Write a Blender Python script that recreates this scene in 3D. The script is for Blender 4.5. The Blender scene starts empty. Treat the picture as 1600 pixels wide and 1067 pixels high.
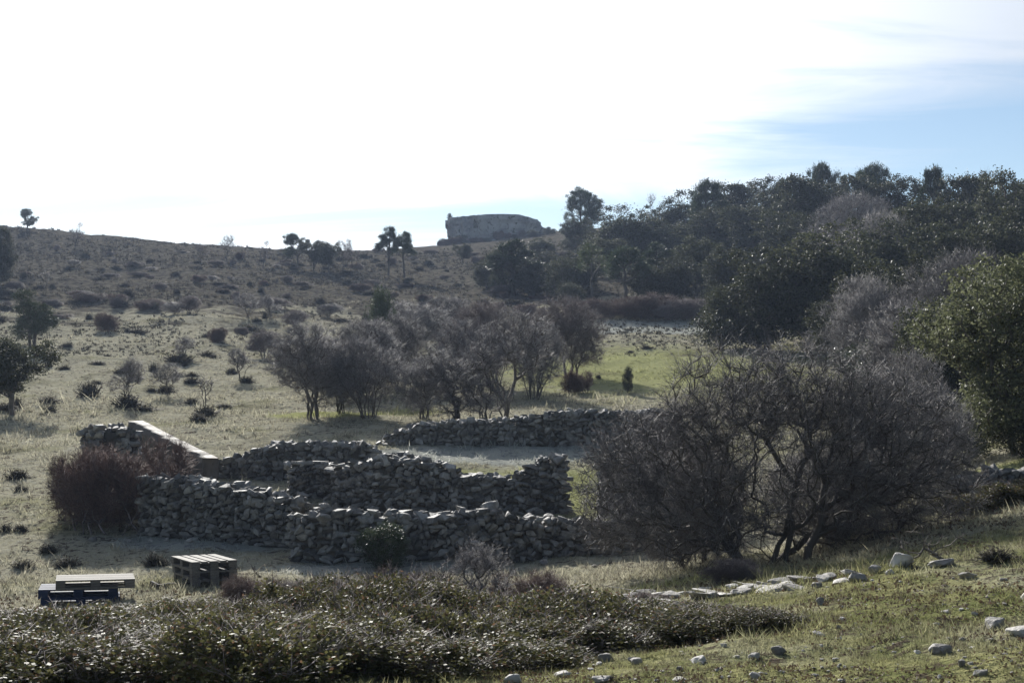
import bpy, bmesh, math, random
import numpy as np
from mathutils import Vector, Matrix, Euler

# ------------------------------------------------------------------ camera, sky, sun, exposure
SC = bpy.context.scene
COL = SC.collection
F = 2222.0                      # focal length in pixels of the 1600 px wide photograph
HOR = 647.0                     # pixel row of the horizon
TH = math.atan((HOR - 533.5) / F)
cam_d = bpy.data.cameras.new('camera'); cam = bpy.data.objects.new('camera', cam_d); COL.objects.link(cam)
cam_d.sensor_width = 36; cam_d.lens = 36 * F / 1600; cam_d.clip_start = .1; cam_d.clip_end = 3000
cam.location = (0, 0, 0); cam.rotation_euler = (math.pi / 2 + TH, 0, 0)
SC.camera = cam

SUN_AZ, SUN_EL = math.radians(-17), math.radians(26)     # azimuth from +Y towards +X
SDIR = Vector((math.sin(SUN_AZ) * math.cos(SUN_EL), math.cos(SUN_AZ) * math.cos(SUN_EL), math.sin(SUN_EL)))

def nd(nt, typ, **kw):
    n = nt.nodes.new(typ)
    for k, v in kw.items():
        if k.startswith('i_'):
            n.inputs[k[2:].replace('_', ' ')].default_value = v
        else:
            setattr(n, k, v)
    return n
def math_(nt, op, a, b=None, clamp=False):
    n = nt.nodes.new('ShaderNodeMath'); n.operation = op; n.use_clamp = clamp
    for i, v in enumerate((a, b)):
        if v is None: continue
        if isinstance(v, (int, float)): n.inputs[i].default_value = v
        else: nt.links.new(v, n.inputs[i])
    return n.outputs[0]
def mixc(nt, fac, a, b, mode='MIX'):
    n = nt.nodes.new('ShaderNodeMix'); n.data_type = 'RGBA'; n.blend_type = mode
    for s, v in ((n.inputs[0], fac), (n.inputs[6], a), (n.inputs[7], b)):
        if isinstance(v, (int, float)): s.default_value = v
        elif isinstance(v, tuple): s.default_value = (*v, 1)
        else: nt.links.new(v, s)
    return n.outputs[2]
def ramp(nt, src, lo, hi):
    n = nt.nodes.new('ShaderNodeMapRange'); n.clamp = True; n.interpolation_type = 'SMOOTHSTEP'
    nt.links.new(src, n.inputs[0]); n.inputs[1].default_value = lo; n.inputs[2].default_value = hi
    return n.outputs[0]
def noise(nt, vec, scale, detail=4, rough=.55, dist=0.):
    n = nt.nodes.new('ShaderNodeTexNoise')
    n.inputs['Scale'].default_value = scale; n.inputs['Detail'].default_value = detail
    n.inputs['Roughness'].default_value = rough; n.inputs['Distortion'].default_value = dist
    if vec is not None: nt.links.new(vec, n.inputs['Vector'])
    return n.outputs[0]
def mapping(nt, vec, scale=(1, 1, 1), loc=(0, 0, 0), rot=(0, 0, 0)):
    n = nt.nodes.new('ShaderNodeMapping'); n.inputs['Scale'].default_value = scale
    n.inputs['Location'].default_value = loc; n.inputs['Rotation'].default_value = rot
    nt.links.new(vec, n.inputs['Vector']); return n.outputs[0]

W = bpy.data.worlds.new('World'); SC.world = W; W.use_nodes = True
nt = W.node_tree; nt.nodes.clear()
wo = nd(nt, 'ShaderNodeOutputWorld'); bg = nd(nt, 'ShaderNodeBackground'); bg.inputs['Strength'].default_value = .070
sky = nd(nt, 'ShaderNodeTexSky', sky_type='NISHITA', sun_disc=False, sun_elevation=SUN_EL, sun_rotation=SUN_AZ,
         altitude=900, air_density=1.1, dust_density=.4, ozone_density=1.5)
tc = nd(nt, 'ShaderNodeTexCoord'); gen = tc.outputs['Generated']
sep = nd(nt, 'ShaderNodeSeparateXYZ'); nt.links.new(gen, sep.inputs[0])
zz = math_(nt, 'ADD', math_(nt, 'MAXIMUM', sep.outputs[2], 0.0), .10)
cx = math_(nt, 'DIVIDE', sep.outputs[0], zz); cy = math_(nt, 'DIVIDE', sep.outputs[1], zz)
cmb = nd(nt, 'ShaderNodeCombineXYZ'); nt.links.new(cx, cmb.inputs[0]); nt.links.new(cy, cmb.inputs[1])
n1 = noise(nt, mapping(nt, cmb.outputs[0], (.42, 1.6, 1), (3.1, 1.7, 0), (0, 0, .10)), 1.0, 7, .62, 1.1)
n2 = noise(nt, mapping(nt, cmb.outputs[0], (.10, .16, 1), (7.3, 2.2, 0)), 1.0, 2, .5)
cov = math_(nt, 'SUBTRACT', math_(nt, 'ADD', math_(nt, 'MULTIPLY', n1, 1.3), math_(nt, 'MULTIPLY', n2, .5)), .15)
# the veil of cirrus opens in a blue gap to the right and thins in a band low over the hill
def gap(px_, py_, rx, ry):
    u = math_(nt, 'DIVIDE', math_(nt, 'SUBTRACT', cx, px_), rx); v = math_(nt, 'DIVIDE', math_(nt, 'SUBTRACT', cy, py_), ry)
    return ramp(nt, math_(nt, 'SQRT', math_(nt, 'ADD', math_(nt, 'MULTIPLY', u, u), math_(nt, 'MULTIPLY', v, v))), 1.25, .35)
cov = math_(nt, 'SUBTRACT', cov, math_(nt, 'MULTIPLY', gap(1.75, 3.55, 1.35, .95), .52))
cov = math_(nt, 'ADD', cov, .07)
cov = math_(nt, 'SUBTRACT', cov, math_(nt, 'MULTIPLY', gap(-.2, 4.2, 2.6, .50), .34))
dot = nd(nt, 'ShaderNodeVectorMath', operation='DOT_PRODUCT'); nt.links.new(gen, dot.inputs[0]); dot.inputs[1].default_value = SDIR
glow = math_(nt, 'POWER', math_(nt, 'MAXIMUM', dot.outputs['Value'], 0.0), 4)
# thin cirrus: dense and bright towards the sun, a faint veil away from it
mask = math_(nt, 'MULTIPLY', ramp(nt, cov, .40, .86), math_(nt, 'MINIMUM', math_(nt, 'ADD', math_(nt, 'MULTIPLY', glow, .8), .40), .96))
lum = math_(nt, 'ADD', math_(nt, 'MULTIPLY', glow, 18.0), 1.0)
cc = nd(nt, 'ShaderNodeCombineColor')
nt.links.new(math_(nt, 'MULTIPLY', lum, .97), cc.inputs[0]); nt.links.new(lum, cc.inputs[1]); nt.links.new(math_(nt, 'MULTIPLY', lum, 1.05), cc.inputs[2])
nt.links.new(mixc(nt, mask, sky.outputs[0], cc.outputs[0]), bg.inputs['Color'])
nt.links.new(bg.outputs[0], wo.inputs['Surface'])

sun_d = bpy.data.lights.new('sun', 'SUN'); sun = bpy.data.objects.new('sun', sun_d); COL.objects.link(sun)
sun_d.energy = 5.0; sun_d.angle = math.radians(.6); sun_d.color = (1, .965, .90)
sun.rotation_euler = (-SDIR).to_track_quat('-Z', 'Y').to_euler(); sun.location = (-40, 200, 120)

VS = SC.view_settings
VS.view_transform = 'Standard'; VS.look = 'None'; VS.exposure = 0.66; VS.gamma = 1; VS.use_curve_mapping = False
SC.render.engine = 'CYCLES'; SC.cycles.use_denoising = True
SC.cycles.max_bounces = 6; SC.cycles.transparent_max_bounces = 4; SC.cycles.volume_bounces = 0
SC.cycles.diffuse_bounces = 3; SC.cycles.glossy_bounces = 2; SC.cycles.sample_clamp_indirect = 6

# ------------------------------------------------------------------ numeric helpers
RNG = np.random.default_rng(11)
def zof(py, d): return d * math.tan(TH + math.atan((533.5 - py) / F))
def xof(px, d, z=0.): return (px - 800) / F * (d * math.cos(TH) + z * math.sin(TH))
def vnoise(x, y, seed=0):
    xi = np.floor(x).astype(np.int64); yi = np.floor(y).astype(np.int64); fx = x - xi; fy = y - yi
    fx = fx * fx * (3 - 2 * fx); fy = fy * fy * (3 - 2 * fy)
    def h(a, b):
        v = np.sin(a * 127.1 + b * 311.7 + seed * 74.7) * 43758.5453
        return v - np.floor(v)
    return (h(xi, yi) * (1 - fx) + h(xi + 1, yi) * fx) * (1 - fy) + (h(xi, yi + 1) * (1 - fx) + h(xi + 1, yi + 1) * fx) * fy
def fbm(x, y, o=4, seed=0):
    s = 0; a = .5; f = 1.
    for i in range(o):
        s = s + a * (vnoise(x * f, y * f, seed + i) - .5); a *= .5; f *= 2.03
    return s

# ground: picture row of the ground at a given depth, for columns of the photograph
DT = np.array([6, 9, 12, 15, 17, 20, 23, 25, 28, 30, 33, 38, 42, 50, 60, 75, 100, 130, 170, 210, 250, 300])
CT = {
 0:    [1290, 1112, 1070, 1035, 1010, 975, 945, 915, 868, 830, 788, 742, 712, 668, 624, 572, 512, 462, 405, 352, 358, 380],
 200:  [1290, 1112, 1070, 1032, 1008, 972, 942, 912, 866, 828, 786, 740, 710, 666, 622, 572, 512, 464, 412, 370, 378, 395],
 400:  [1290, 1100, 1060, 1018, 990, 958, 930, 905, 866, 830, 788, 738, 706, 660, 622, 576, 516, 468, 420, 388, 395, 410],
 600:  [1290, 1088, 1045, 1006, 982, 952, 926, 906, 872, 838, 794, 735, 698, 653, 620, 578, 520, 472, 424, 396, 394, 405],
 800:  [1270, 1079, 1036, 1000, 976, 948, 924, 906, 876, 840, 794, 735, 695, 648, 616, 576, 522, 474, 424, 388, 372, 372],
 950:  [1260, 1070, 1022, 982, 958, 934, 914, 899, 870, 838, 793, 733, 692, 645, 614, 572, 516, 462, 412, 372, 352, 360],
 1100: [1260, 1066, 1000, 950, 926, 904, 889, 878, 850, 828, 788, 730, 692, 645, 612, 570, 508, 448, 396, 362, 348, 355],
 1250: [1260, 1066, 985, 938, 915, 893, 874, 860, 832, 814, 782, 730, 694, 648, 614, 568, 500, 436, 380, 348, 336, 345],
 1400: [1240, 1054, 960, 902, 880, 856, 832, 818, 795, 780, 752, 712, 684, 642, 608, 562, 488, 425, 366, 335, 322, 335],
 1600: [1240, 1044, 943, 880, 850, 812, 780, 757, 730, 712, 692, 668, 655, 630, 602, 556, 478, 412, 352, 325, 315, 330]}
_px = np.array(sorted(CT)); _L = np.linspace(math.log(6), math.log(300), 240)
_S = np.array([[math.tan(TH + math.atan((533.5 - p) / F)) for p in CT[k]] for k in sorted(CT)])
_G = np.array([np.interp(_L, np.log(DT), r) for r in _S])
_xs = np.linspace(-400, 2000, 121)
_G = np.array([np.interp(_xs, _px, _G[:, j]) for j in range(len(_L))])          # [logd, px]
def _blur(a, k, ax):
    w = np.exp(-.5 * (np.arange(-3 * k, 3 * k + 1) / k) ** 2); w /= w.sum()
    p = np.pad(a, [(3 * k, 3 * k) if i == ax else (0, 0) for i in range(2)], mode='edge')
    return np.apply_along_axis(lambda v: np.convolve(v, w, 'valid'), ax, p)
_G = _blur(_blur(_G, 2, 0), 3, 1)
def hbase(x, y):
    x = np.asarray(x, float); y = np.asarray(y, float)
    d = np.clip(y, 6, 300); px = np.clip(800 + F * x / np.maximum(y, 6), -399, 1999)
    a = (np.log(d) - _L[0]) / (_L[1] - _L[0]); b = (px + 400) / 20.
    i = np.clip(a.astype(int), 0, len(_L) - 2); j = np.clip(b.astype(int), 0, len(_xs) - 2); a = a - i; b = b - j
    s = (_G[i, j] * (1 - b) + _G[i, j + 1] * b) * (1 - a) + (_G[i + 1, j] * (1 - b) + _G[i + 1, j + 1] * b) * a
    return s * d - np.maximum(y - 300, 0) * .10 * np.exp(-np.maximum(y - 300, 0) / 400)
def H(x, y):
    x = np.asarray(x, float); y = np.asarray(y, float)
    d = np.hypot(x, y)
    w = np.clip((d - 35) / 80, 0, 1)
    z = hbase(x, y) + .20 * fbm(x * .8, y * .8, 3, 1) + .10 * fbm(x * 3.1, y * 3.1, 3, 4) * (1 - .4 * w)
    return z + w * (1.1 * fbm(x * .12, y * .12, 3, 7) + .5 * fbm(x * .5, y * .5, 3, 9))
_gl = np.linspace(math.log(6), math.log(420), 900); _gp = np.linspace(-400, 2000, 601)
_gD, _gP = np.meshgrid(np.exp(_gl), _gp, indexing='ij')
_GZ = H((_gP - 800) / F * _gD, _gD); _gs = _gl[1] - _gl[0]
def Hs(x, y):
    if y <= 6.05 or y > 415: return float(H(x, y))
    a = (math.log(y) - _gl[0]) / _gs; b = (800 + F * x / y + 400) / 4
    if b < 0 or b > 599: return float(H(x, y))
    i = int(a); j = int(b); a -= i; b -= j
    return float((_GZ[i, j] * (1 - b) + _GZ[i, j + 1] * b) * (1 - a) + (_GZ[i + 1, j] * (1 - b) + _GZ[i + 1, j + 1] * b) * a)
def P(px, py):
    """point of the ground seen at a pixel of the photograph"""
    lo = d = 6.1
    while d < 300:
        if Hs(xof(px, d), d) >= zof(py, d): break
        lo = d; d *= 1.01
    x = xof(px, d); return Vector((x, d, Hs(x, d)))
def at(px, d):
    x = xof(px, d); return Vector((x, d, Hs(x, d)))

# ------------------------------------------------------------------ object helpers
def mesh_np(name, V, Fq, mat, smooth=False):
    """V (n,3), Fq list of face index arrays (each (m,k))"""
    me = bpy.data.meshes.new(name)
    V = np.asarray(V, np.float32)
    if not isinstance(Fq, list): Fq = [Fq]
    tot = np.concatenate([np.full(len(f), f.shape[1], np.int32) for f in Fq])
    idx = np.concatenate([f.reshape(-1) for f in Fq]).astype(np.int32)
    me.vertices.add(len(V)); me.vertices.foreach_set('co', V.reshape(-1))
    me.loops.add(len(idx)); me.loops.foreach_set('vertex_index', idx)
    me.polygons.add(len(tot)); st = np.zeros(len(tot), np.int32); st[1:] = np.cumsum(tot)[:-1]
    me.polygons.foreach_set('loop_start', st); me.polygons.foreach_set('loop_total', tot)
    if smooth: me.polygons.foreach_set('use_smooth', np.ones(len(tot), bool))
    me.update(calc_edges=True)
    if mat: me.materials.append(mat)
    return me
def ob(name, me, parent=None, loc=None, rot=None, scale=None):
    o = bpy.data.objects.new(name, me); COL.objects.link(o)
    if parent: o.parent = parent
    if loc is not None: o.location = loc
    if rot is not None: o.rotation_euler = rot
    if scale is not None: o.scale = scale if hasattr(scale, '__len__') else (scale,) * 3
    return o
def tag(o, label=None, cat=None, group=None, kind=None):
    if label: o['label'] = label
    if cat: o['category'] = cat
    if group: o['group'] = group
    if kind: o['kind'] = kind
    return o
def join_np(parts):
    Vs = []; Fs = {}; n = 0
    for V, Fl in parts:
        Vs.append(V)
        for f in (Fl if isinstance(Fl, list) else [Fl]):
            Fs.setdefault(f.shape[1], []).append(f + n)
        n += len(V)
    return np.concatenate(Vs), [np.concatenate(v) for v in Fs.values()]

# ------------------------------------------------------------------ materials
def newmat(name):
    m = bpy.data.materials.new(name); m.use_nodes = True; t = m.node_tree; t.nodes.clear()
    o = nd(t, 'ShaderNodeOutputMaterial'); return m, t, o
def leaf_mat(name, c1, c2, rough=.45, trans=.3, spec=.5, c3=None):
    m, t, o = newmat(name)
    g = nd(t, 'ShaderNodeNewGeometry'); oi = nd(t, 'ShaderNodeObjectInfo')
    col = mixc(t, g.outputs['Random Per Island'], c1, c2)
    if c3:
        col = mixc(t, math_(t, 'GREATER_THAN', math_(t, 'FRACT', math_(t, 'MULTIPLY', g.outputs['Random Per Island'], 37.7)), .9), col, c3)
    v = math_(t, 'ADD', math_(t, 'MULTIPLY', oi.outputs['Random'], .5), .75)
    hs = nd(t, 'ShaderNodeHueSaturation'); t.links.new(col, hs.inputs['Color']); t.links.new(v, hs.inputs['Value'])
    p = nd(t, 'ShaderNodeBsdfPrincipled'); p.inputs['Roughness'].default_value = rough; p.inputs['Specular IOR Level'].default_value = spec
    t.links.new(hs.outputs[0], p.inputs['Base Color'])
    if trans > 0:
        tr = nd(t, 'ShaderNodeBsdfTranslucent'); mx = nd(t, 'ShaderNodeMixShader'); mx.inputs[0].default_value = trans
        t.links.new(hs.outputs[0], tr.inputs[0]); t.links.new(p.outputs[0], mx.inputs[1]); t.links.new(tr.outputs[0], mx.inputs[2])
        t.links.new(mx.outputs[0], o.inputs[0])
    else: t.links.new(p.outputs[0], o.inputs[0])
    return m
def stone_mat(name, c1, c2, lichen=(.36, .35, .28), sc=9., bump=.6, lich=.5):
    m, t, o = newmat(name)
    tcn = nd(t, 'ShaderNodeTexCoord'); oi = nd(t, 'ShaderNodeObjectInfo'); g = nd(t, 'ShaderNodeNewGeometry')
    pos = g.outputs['Position']
    n_a = noise(t, pos, sc * .5, 5, .6); n_b = noise(t, pos, sc * 3, 4, .65); n_c = noise(t, pos, sc * 1.3, 3, .6, .8)
    col = mixc(t, ramp(t, n_a, .3, .7), c1, c2)
    col = mixc(t, math_(t, 'MULTIPLY', ramp(t, n_c, .55, .68), lich), col, lichen)
    col = mixc(t, math_(t, 'MULTIPLY', ramp(t, n_b, .58, .72), .6), col, (.045, .045, .04))
    rv = math_(t, 'FRACT', math_(t, 'ADD', oi.outputs['Random'], g.outputs['Random Per Island']))
    hs = nd(t, 'ShaderNodeHueSaturation'); t.links.new(col, hs.inputs['Color'])
    t.links.new(math_(t, 'ADD', math_(t, 'MULTIPLY', rv, .95), .45), hs.inputs['Value'])
    p = nd(t, 'ShaderNodeBsdfPrincipled'); p.inputs['Roughness'].default_value = .72; p.inputs['Specular IOR Level'].default_value = .4
    t.links.new(hs.outputs[0], p.inputs['Base Color'])
    b = nd(t, 'ShaderNodeBump'); b.inputs['Strength'].default_value = bump; b.inputs['Distance'].default_value = .02
    t.links.new(math_(t, 'ADD', n_b, n_a), b.inputs['Height']); t.links.new(b.outputs[0], p.inputs['Normal'])
    t.links.new(p.outputs[0], o.inputs[0]); return m

def turf_color(t, pos):
    """colour of the sward: straw, moss green, bare soil, grey heath higher up"""
    sp = nd(t, 'ShaderNodeSeparateXYZ'); t.links.new(pos, sp.inputs[0])
    X, Y = sp.outputs[0], sp.outputs[1]
    a = noise(t, pos, .35, 5, .6); b = noise(t, pos, 1.6, 5, .65); c = noise(t, pos, 6.0, 4, .7); e = noise(t, pos, .09, 4, .55)
    straw, pale, green, moss, soil = (.345, .325, .235), (.47, .455, .37), (.150, .165, .066), (.275, .268, .130), (.100, .082, .064)
    near = ramp(t, Y, 26, 12)
    gr = mixc(t, ramp(t, b, .38, .66), moss, green)
    dry = mixc(t, ramp(t, c, .35, .7), straw, pale)
    k = math_(t, 'ADD', math_(t, 'MULTIPLY', a, 1.0), math_(t, 'MULTIPLY', near, .27))
    k = math_(t, 'ADD', k, math_(t, 'MULTIPLY', math_(t, 'MULTIPLY', ramp(t, X, 1, 14), ramp(t, Y, 130, 60)), .16))
    col = mixc(t, ramp(t, k, .50, .84), dry, gr)
    col = mixc(t, math_(t, 'MULTIPLY', ramp(t, c, .49, .60), ramp(t, b, .36, .56)), col, soil)
    # lush green by shrubs and thorn; sunlight painted into pasture, enclosure and doorway
    for (lx, ly, rx, ry) in LUSH_SUNLIT:
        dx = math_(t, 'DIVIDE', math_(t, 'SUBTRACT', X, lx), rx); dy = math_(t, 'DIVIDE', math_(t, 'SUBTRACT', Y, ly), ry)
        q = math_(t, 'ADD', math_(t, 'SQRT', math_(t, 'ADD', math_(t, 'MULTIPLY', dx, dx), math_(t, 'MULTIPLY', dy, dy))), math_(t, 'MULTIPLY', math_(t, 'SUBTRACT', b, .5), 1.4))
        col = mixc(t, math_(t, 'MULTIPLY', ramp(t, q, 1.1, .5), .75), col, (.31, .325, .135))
    # heath on the upper slope
    hh = math_(t, 'ADD', ramp(t, Y, 80, 160), math_(t, 'MULTIPLY', math_(t, 'SUBTRACT', e, .5), 1.8))
    hh = math_(t, 'ADD', hh, math_(t, 'MULTIPLY', math_(t, 'SUBTRACT', a, .5), 1.6))
    heath = mixc(t, ramp(t, b, .40, .62), (.155, .140, .110), (.066, .060, .052))
    col = mixc(t, ramp(t, hh, .15, .60), col, heath)
    # limestone showing through on the slope
    lim = math_(t, 'MULTIPLY', ramp(t, noise(t, pos, .9, 5, .75), .60, .68), ramp(t, Y, 60, 110))
    col = mixc(t, math_(t, 'MULTIPLY', lim, .35), col, (.27, .265, .26))
    return col, a, b, c, X, Y
def frost_fac(t, X, Y, b):
    """hoar frost left lying in three hollows"""
    f = None
    for (cx_, cy_, rx, ry) in FROST:
        dx = math_(t, 'DIVIDE', math_(t, 'SUBTRACT', X, cx_), rx); dy = math_(t, 'DIVIDE', math_(t, 'SUBTRACT', Y, cy_), ry)
        q = math_(t, 'SQRT', math_(t, 'ADD', math_(t, 'MULTIPLY', dx, dx), math_(t, 'MULTIPLY', dy, dy)))
        q = math_(t, 'ADD', q, math_(t, 'MULTIPLY', math_(t, 'SUBTRACT', b, .5), 1.2))
        r = ramp(t, q, 1.1, .75)
        f = r if f is None else math_(t, 'MAXIMUM', f, r)
    return f
def _fr(px, d, rx, ry): return (xof(px, d), d, rx, ry)
FROST = [_fr(780, 40.4, 4.6, 1.7), _fr(1010, 100, 9, 6), _fr(620, 26.4, 2.6, .9), _fr(330, 29.2, 2.2, 1.0)]

def ground_material():
    m, t, o = newmat('turf')
    g = nd(t, 'ShaderNodeNewGeometry'); pos = g.outputs['Position']
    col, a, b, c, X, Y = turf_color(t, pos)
    col = mixc(t, math_(t, 'MULTIPLY', frost_fac(t, X, Y, c), .34), col, (.48, .53, .56))
    p = nd(t, 'ShaderNodeBsdfPrincipled'); p.inputs['Roughness'].default_value = 1.0; p.inputs['Specular IOR Level'].default_value = .0
    t.links.new(col, p.inputs['Base Color'])
    f = noise(t, pos, 22, 4, .7)
    far = ramp(t, Y, 25, 90)
    hgt = math_(t, 'ADD', math_(t, 'MULTIPLY', f, .05), math_(t, 'MULTIPLY', c, .16))
    hgt = math_(t, 'ADD', hgt, math_(t, 'MULTIPLY', math_(t, 'MULTIPLY', b, far), .30))
    bp = nd(t, 'ShaderNodeBump'); bp.inputs['Strength'].default_value = 1.0; bp.inputs['Distance'].default_value = 1.0
    t.links.new(hgt, bp.inputs['Height']); t.links.new(bp.outputs[0], p.inputs['Normal'])
    t.links.new(p.outputs[0], o.inputs[0]); return m
def grass_material():
    m, t, o = newmat('grass_blades')
    g = nd(t, 'ShaderNodeNewGeometry'); pos = g.outputs['Position']
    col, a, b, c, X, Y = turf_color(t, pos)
    col = mixc(t, math_(t, 'MULTIPLY', frost_fac(t, X, Y, c), .4), col, (.50, .55, .58))
    hs = nd(t, 'ShaderNodeHueSaturation'); t.links.new(col, hs.inputs['Color'])
    t.links.new(math_(t, 'ADD', math_(t, 'MULTIPLY', g.outputs['Random Per Island'], .7), .65), hs.inputs['Value'])
    p = nd(t, 'ShaderNodeBsdfDiffuse'); tr = nd(t, 'ShaderNodeBsdfTranslucent'); mx = nd(t, 'ShaderNodeMixShader'); mx.inputs[0].default_value = .45
    t.links.new(hs.outputs[0], p.inputs[0]); t.links.new(hs.outputs[0], tr.inputs[0])
    t.links.new(p.outputs[0], mx.inputs[1]); t.links.new(tr.outputs[0], mx.inputs[2]); t.links.new(mx.outputs[0], o.inputs[0])
    return m
LUSH_SUNLIT = [_fr(460, 52, 1.2, 1.4), _fr(530, 52, 2.0, 1.4), _fr(640, 52.5, 1.6, 1.6), _fr(1080, 20.5, 1.6, .7), _fr(1570, 29.5, 1.6, 1.4), _fr(1000, 72, 9, 16), _fr(800, 36.5, 5, 2.0), _fr(905, 34, 1.5, 2.5)]
M = {}
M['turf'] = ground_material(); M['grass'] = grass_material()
M['bark'] = leaf_mat('bark', (.075, .065, .055), (.13, .115, .10), .85, 0, .3)
M['twig'] = leaf_mat('grey_twig', (.040, .037, .038), (.31, .29, .29), .6, 0, .35)
M['twig_brown'] = leaf_mat('brown_twig', (.095, .080, .078), (.23, .195, .19), .7, 0, .3)
M['bramble'] = leaf_mat('bramble_stem', (.085, .058, .052), (.20, .135, .115), .65, .2, .3)
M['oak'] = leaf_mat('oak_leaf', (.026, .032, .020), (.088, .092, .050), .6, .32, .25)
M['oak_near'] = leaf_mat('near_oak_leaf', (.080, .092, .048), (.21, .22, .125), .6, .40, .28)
M['pine'] = leaf_mat('pine_needle', (.030, .045, .022), (.065, .085, .038), .5, .20, .4)
M['pine_light'] = leaf_mat('pale_pine_needle', (.060, .080, .035), (.11, .13, .055), .5, .3, .4)
M['scrub'] = leaf_mat('scrub_leaf', (.048, .052, .022), (.145, .136, .056), .58, .34, .15, (.16, .10, .06))
M['cushion'] = leaf_mat('cushion_shrub', (.055, .051, .040), (.120, .108, .082), .8, .2, .2)
M['brown_leaf'] = leaf_mat('withered_leaf', (.075, .052, .034), (.15, .105, .07), .7, .25, .3)
M['stone'] = stone_mat('wall_limestone', (.125, .119, .112), (.29, .28, .262), (.33, .32, .28), lich=.45)
M['earth'] = stone_mat('wall_earth', (.06, .052, .042), (.10, .088, .07), (.09, .08, .07), 6, .6, .3)
M['rock'] = stone_mat('field_limestone', (.24, .22, .20), (.46, .44, .41), (.42, .40, .36), 7, .8, .4)
M['plaster'] = stone_mat('earth_render', (.085, .073, .063), (.15, .13, .112), (.16, .15, .132), 5, .9, .4)
M['cliff'] = stone_mat('cliff_limestone', (.20, .205, .22), (.44, .44, .44), (.08, .085, .06), .8, 1.0, .9)
M['deadwood'] = leaf_mat('dead_wood', (.07, .062, .055), (.15, .135, .12), .8, 0, .2)
def wood_mat(name, c1, c2):
    m, t, o = newmat(name)
    tcn = nd(t, 'ShaderNodeTexCoord'); oi = nd(t, 'ShaderNodeObjectInfo')
    n = noise(t, mapping(t, tcn.outputs['Object'], (3, 40, 40)), 1.5, 5, .65)
    col = mixc(t, ramp(t, n, .3, .7), c1, c2)
    hs = nd(t, 'ShaderNodeHueSaturation'); t.links.new(col, hs.inputs['Color'])
    t.links.new(math_(t, 'ADD', math_(t, 'MULTIPLY', oi.outputs['Random'], .4), .8), hs.inputs['Value'])
    p = nd(t, 'ShaderNodeBsdfPrincipled'); p.inputs['Roughness'].default_value = .8; p.inputs['Specular IOR Level'].default_value = .35
    t.links.new(hs.outputs[0], p.inputs['Base Color']); t.links.new(p.outputs[0], o.inputs[0]); return m
M['wood'] = wood_mat('weathered_pine_board', (.085, .076, .066), (.18, .165, .145))
M['wood_blue'] = wood_mat('blue_painted_board', (.013, .024, .058), (.028, .045, .10))

# ------------------------------------------------------------------ ground
def build_ground():
    r = np.concatenate([[.0001], np.geomspace(1.5, 420, 430), np.geomspace(440, 1500, 16)])
    a0 = np.radians(27)
    a = np.concatenate([np.linspace(-a0, a0, 330), np.linspace(a0, 2 * math.pi - a0, 48)[1:-1]])
    n, k = len(r), len(a)
    R, A = np.meshgrid(r, a, indexing='ij')
    X = R * np.sin(A); Y = R * np.cos(A)
    Z = H(X, Y)
    V = np.stack([X, Y, Z], -1).reshape(-1, 3)
    i, j = np.meshgrid(np.arange(n - 1), np.arange(k), indexing='ij'); j2 = (j + 1) % k
    Fq = np.stack([i * k + j, (i) * k + j2, (i + 1) * k + j2, (i + 1) * k + j], -1).reshape(-1, 4)
    return tag(ob('ground', mesh_np('ground', V, Fq[:, ::-1], M['turf'], True)), kind='structure')
build_ground()

# ------------------------------------------------------------------ plant geometry
def unit(v): return v / np.maximum(np.linalg.norm(v, axis=-1, keepdims=True), 1e-9)
def rdir(rng, n): return unit(rng.normal(size=(n, 3)))
def tubes(P0, P1, r0, r1, k=3):
    d = unit(P1 - P0); ref = np.where(np.abs(d[:, 2:3]) > .9, np.array([[1., 0, 0]]), np.array([[0, 0, 1.]]))
    a = unit(np.cross(d, ref)); b = np.cross(d, a); n = len(P0)
    ang = np.arange(k) * 2 * math.pi / k
    off = a[:, None] * np.cos(ang)[None, :, None] + b[:, None] * np.sin(ang)[None, :, None]
    V = np.concatenate([P0[:, None] + off * np.asarray(r0).reshape(-1, 1, 1), P1[:, None] + off * np.asarray(r1).reshape(-1, 1, 1)], 1).reshape(-1, 3)
    base = (np.arange(n) * 2 * k)[:, None, None]; i = np.arange(k); i2 = (i + 1) % k
    Fq = (np.stack([i, i2, i2 + k, i + k], -1)[None] + base).reshape(-1, 4)
    return V, Fq
def spikes(P0, P1, r):
    d = unit(P1 - P0); ref = np.where(np.abs(d[:, 2:3]) > .9, np.array([[1., 0, 0]]), np.array([[0, 0, 1.]]))
    a = unit(np.cross(d, ref)); b = np.cross(d, a); n = len(P0); r = np.broadcast_to(np.asarray(r, float).reshape(-1, 1), (n, 1))
    V = np.stack([P0 + a * r, P0 - a * r * .5 + b * r * .87, P0 - a * r * .5 - b * r * .87, P1], 1).reshape(-1, 3)
    Fq = (np.array([[0, 1, 3], [1, 2, 3], [2, 0, 3]])[None] + (np.arange(n) * 4)[:, None, None]).reshape(-1, 3)
    return V, Fq
def leaves(rng, Pp, size, asp=.5, along=None, w=.6):
    n = len(Pp); a = rdir(rng, n)
    if along is not None: a = unit(a + along * w)
    b = unit(np.cross(a, rdir(rng, n))); s = np.broadcast_to(np.asarray(size, float).reshape(-1, 1), (n, 1)) * rng.uniform(.7, 1.3, (n, 1))
    V = np.stack([Pp, Pp + a * s * .5 + b * s * asp * .5, Pp + a * s, Pp + a * s * .5 - b * s * asp * .5], 1).reshape(-1, 3)
    return V, np.arange(n * 4).reshape(-1, 4)
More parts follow.
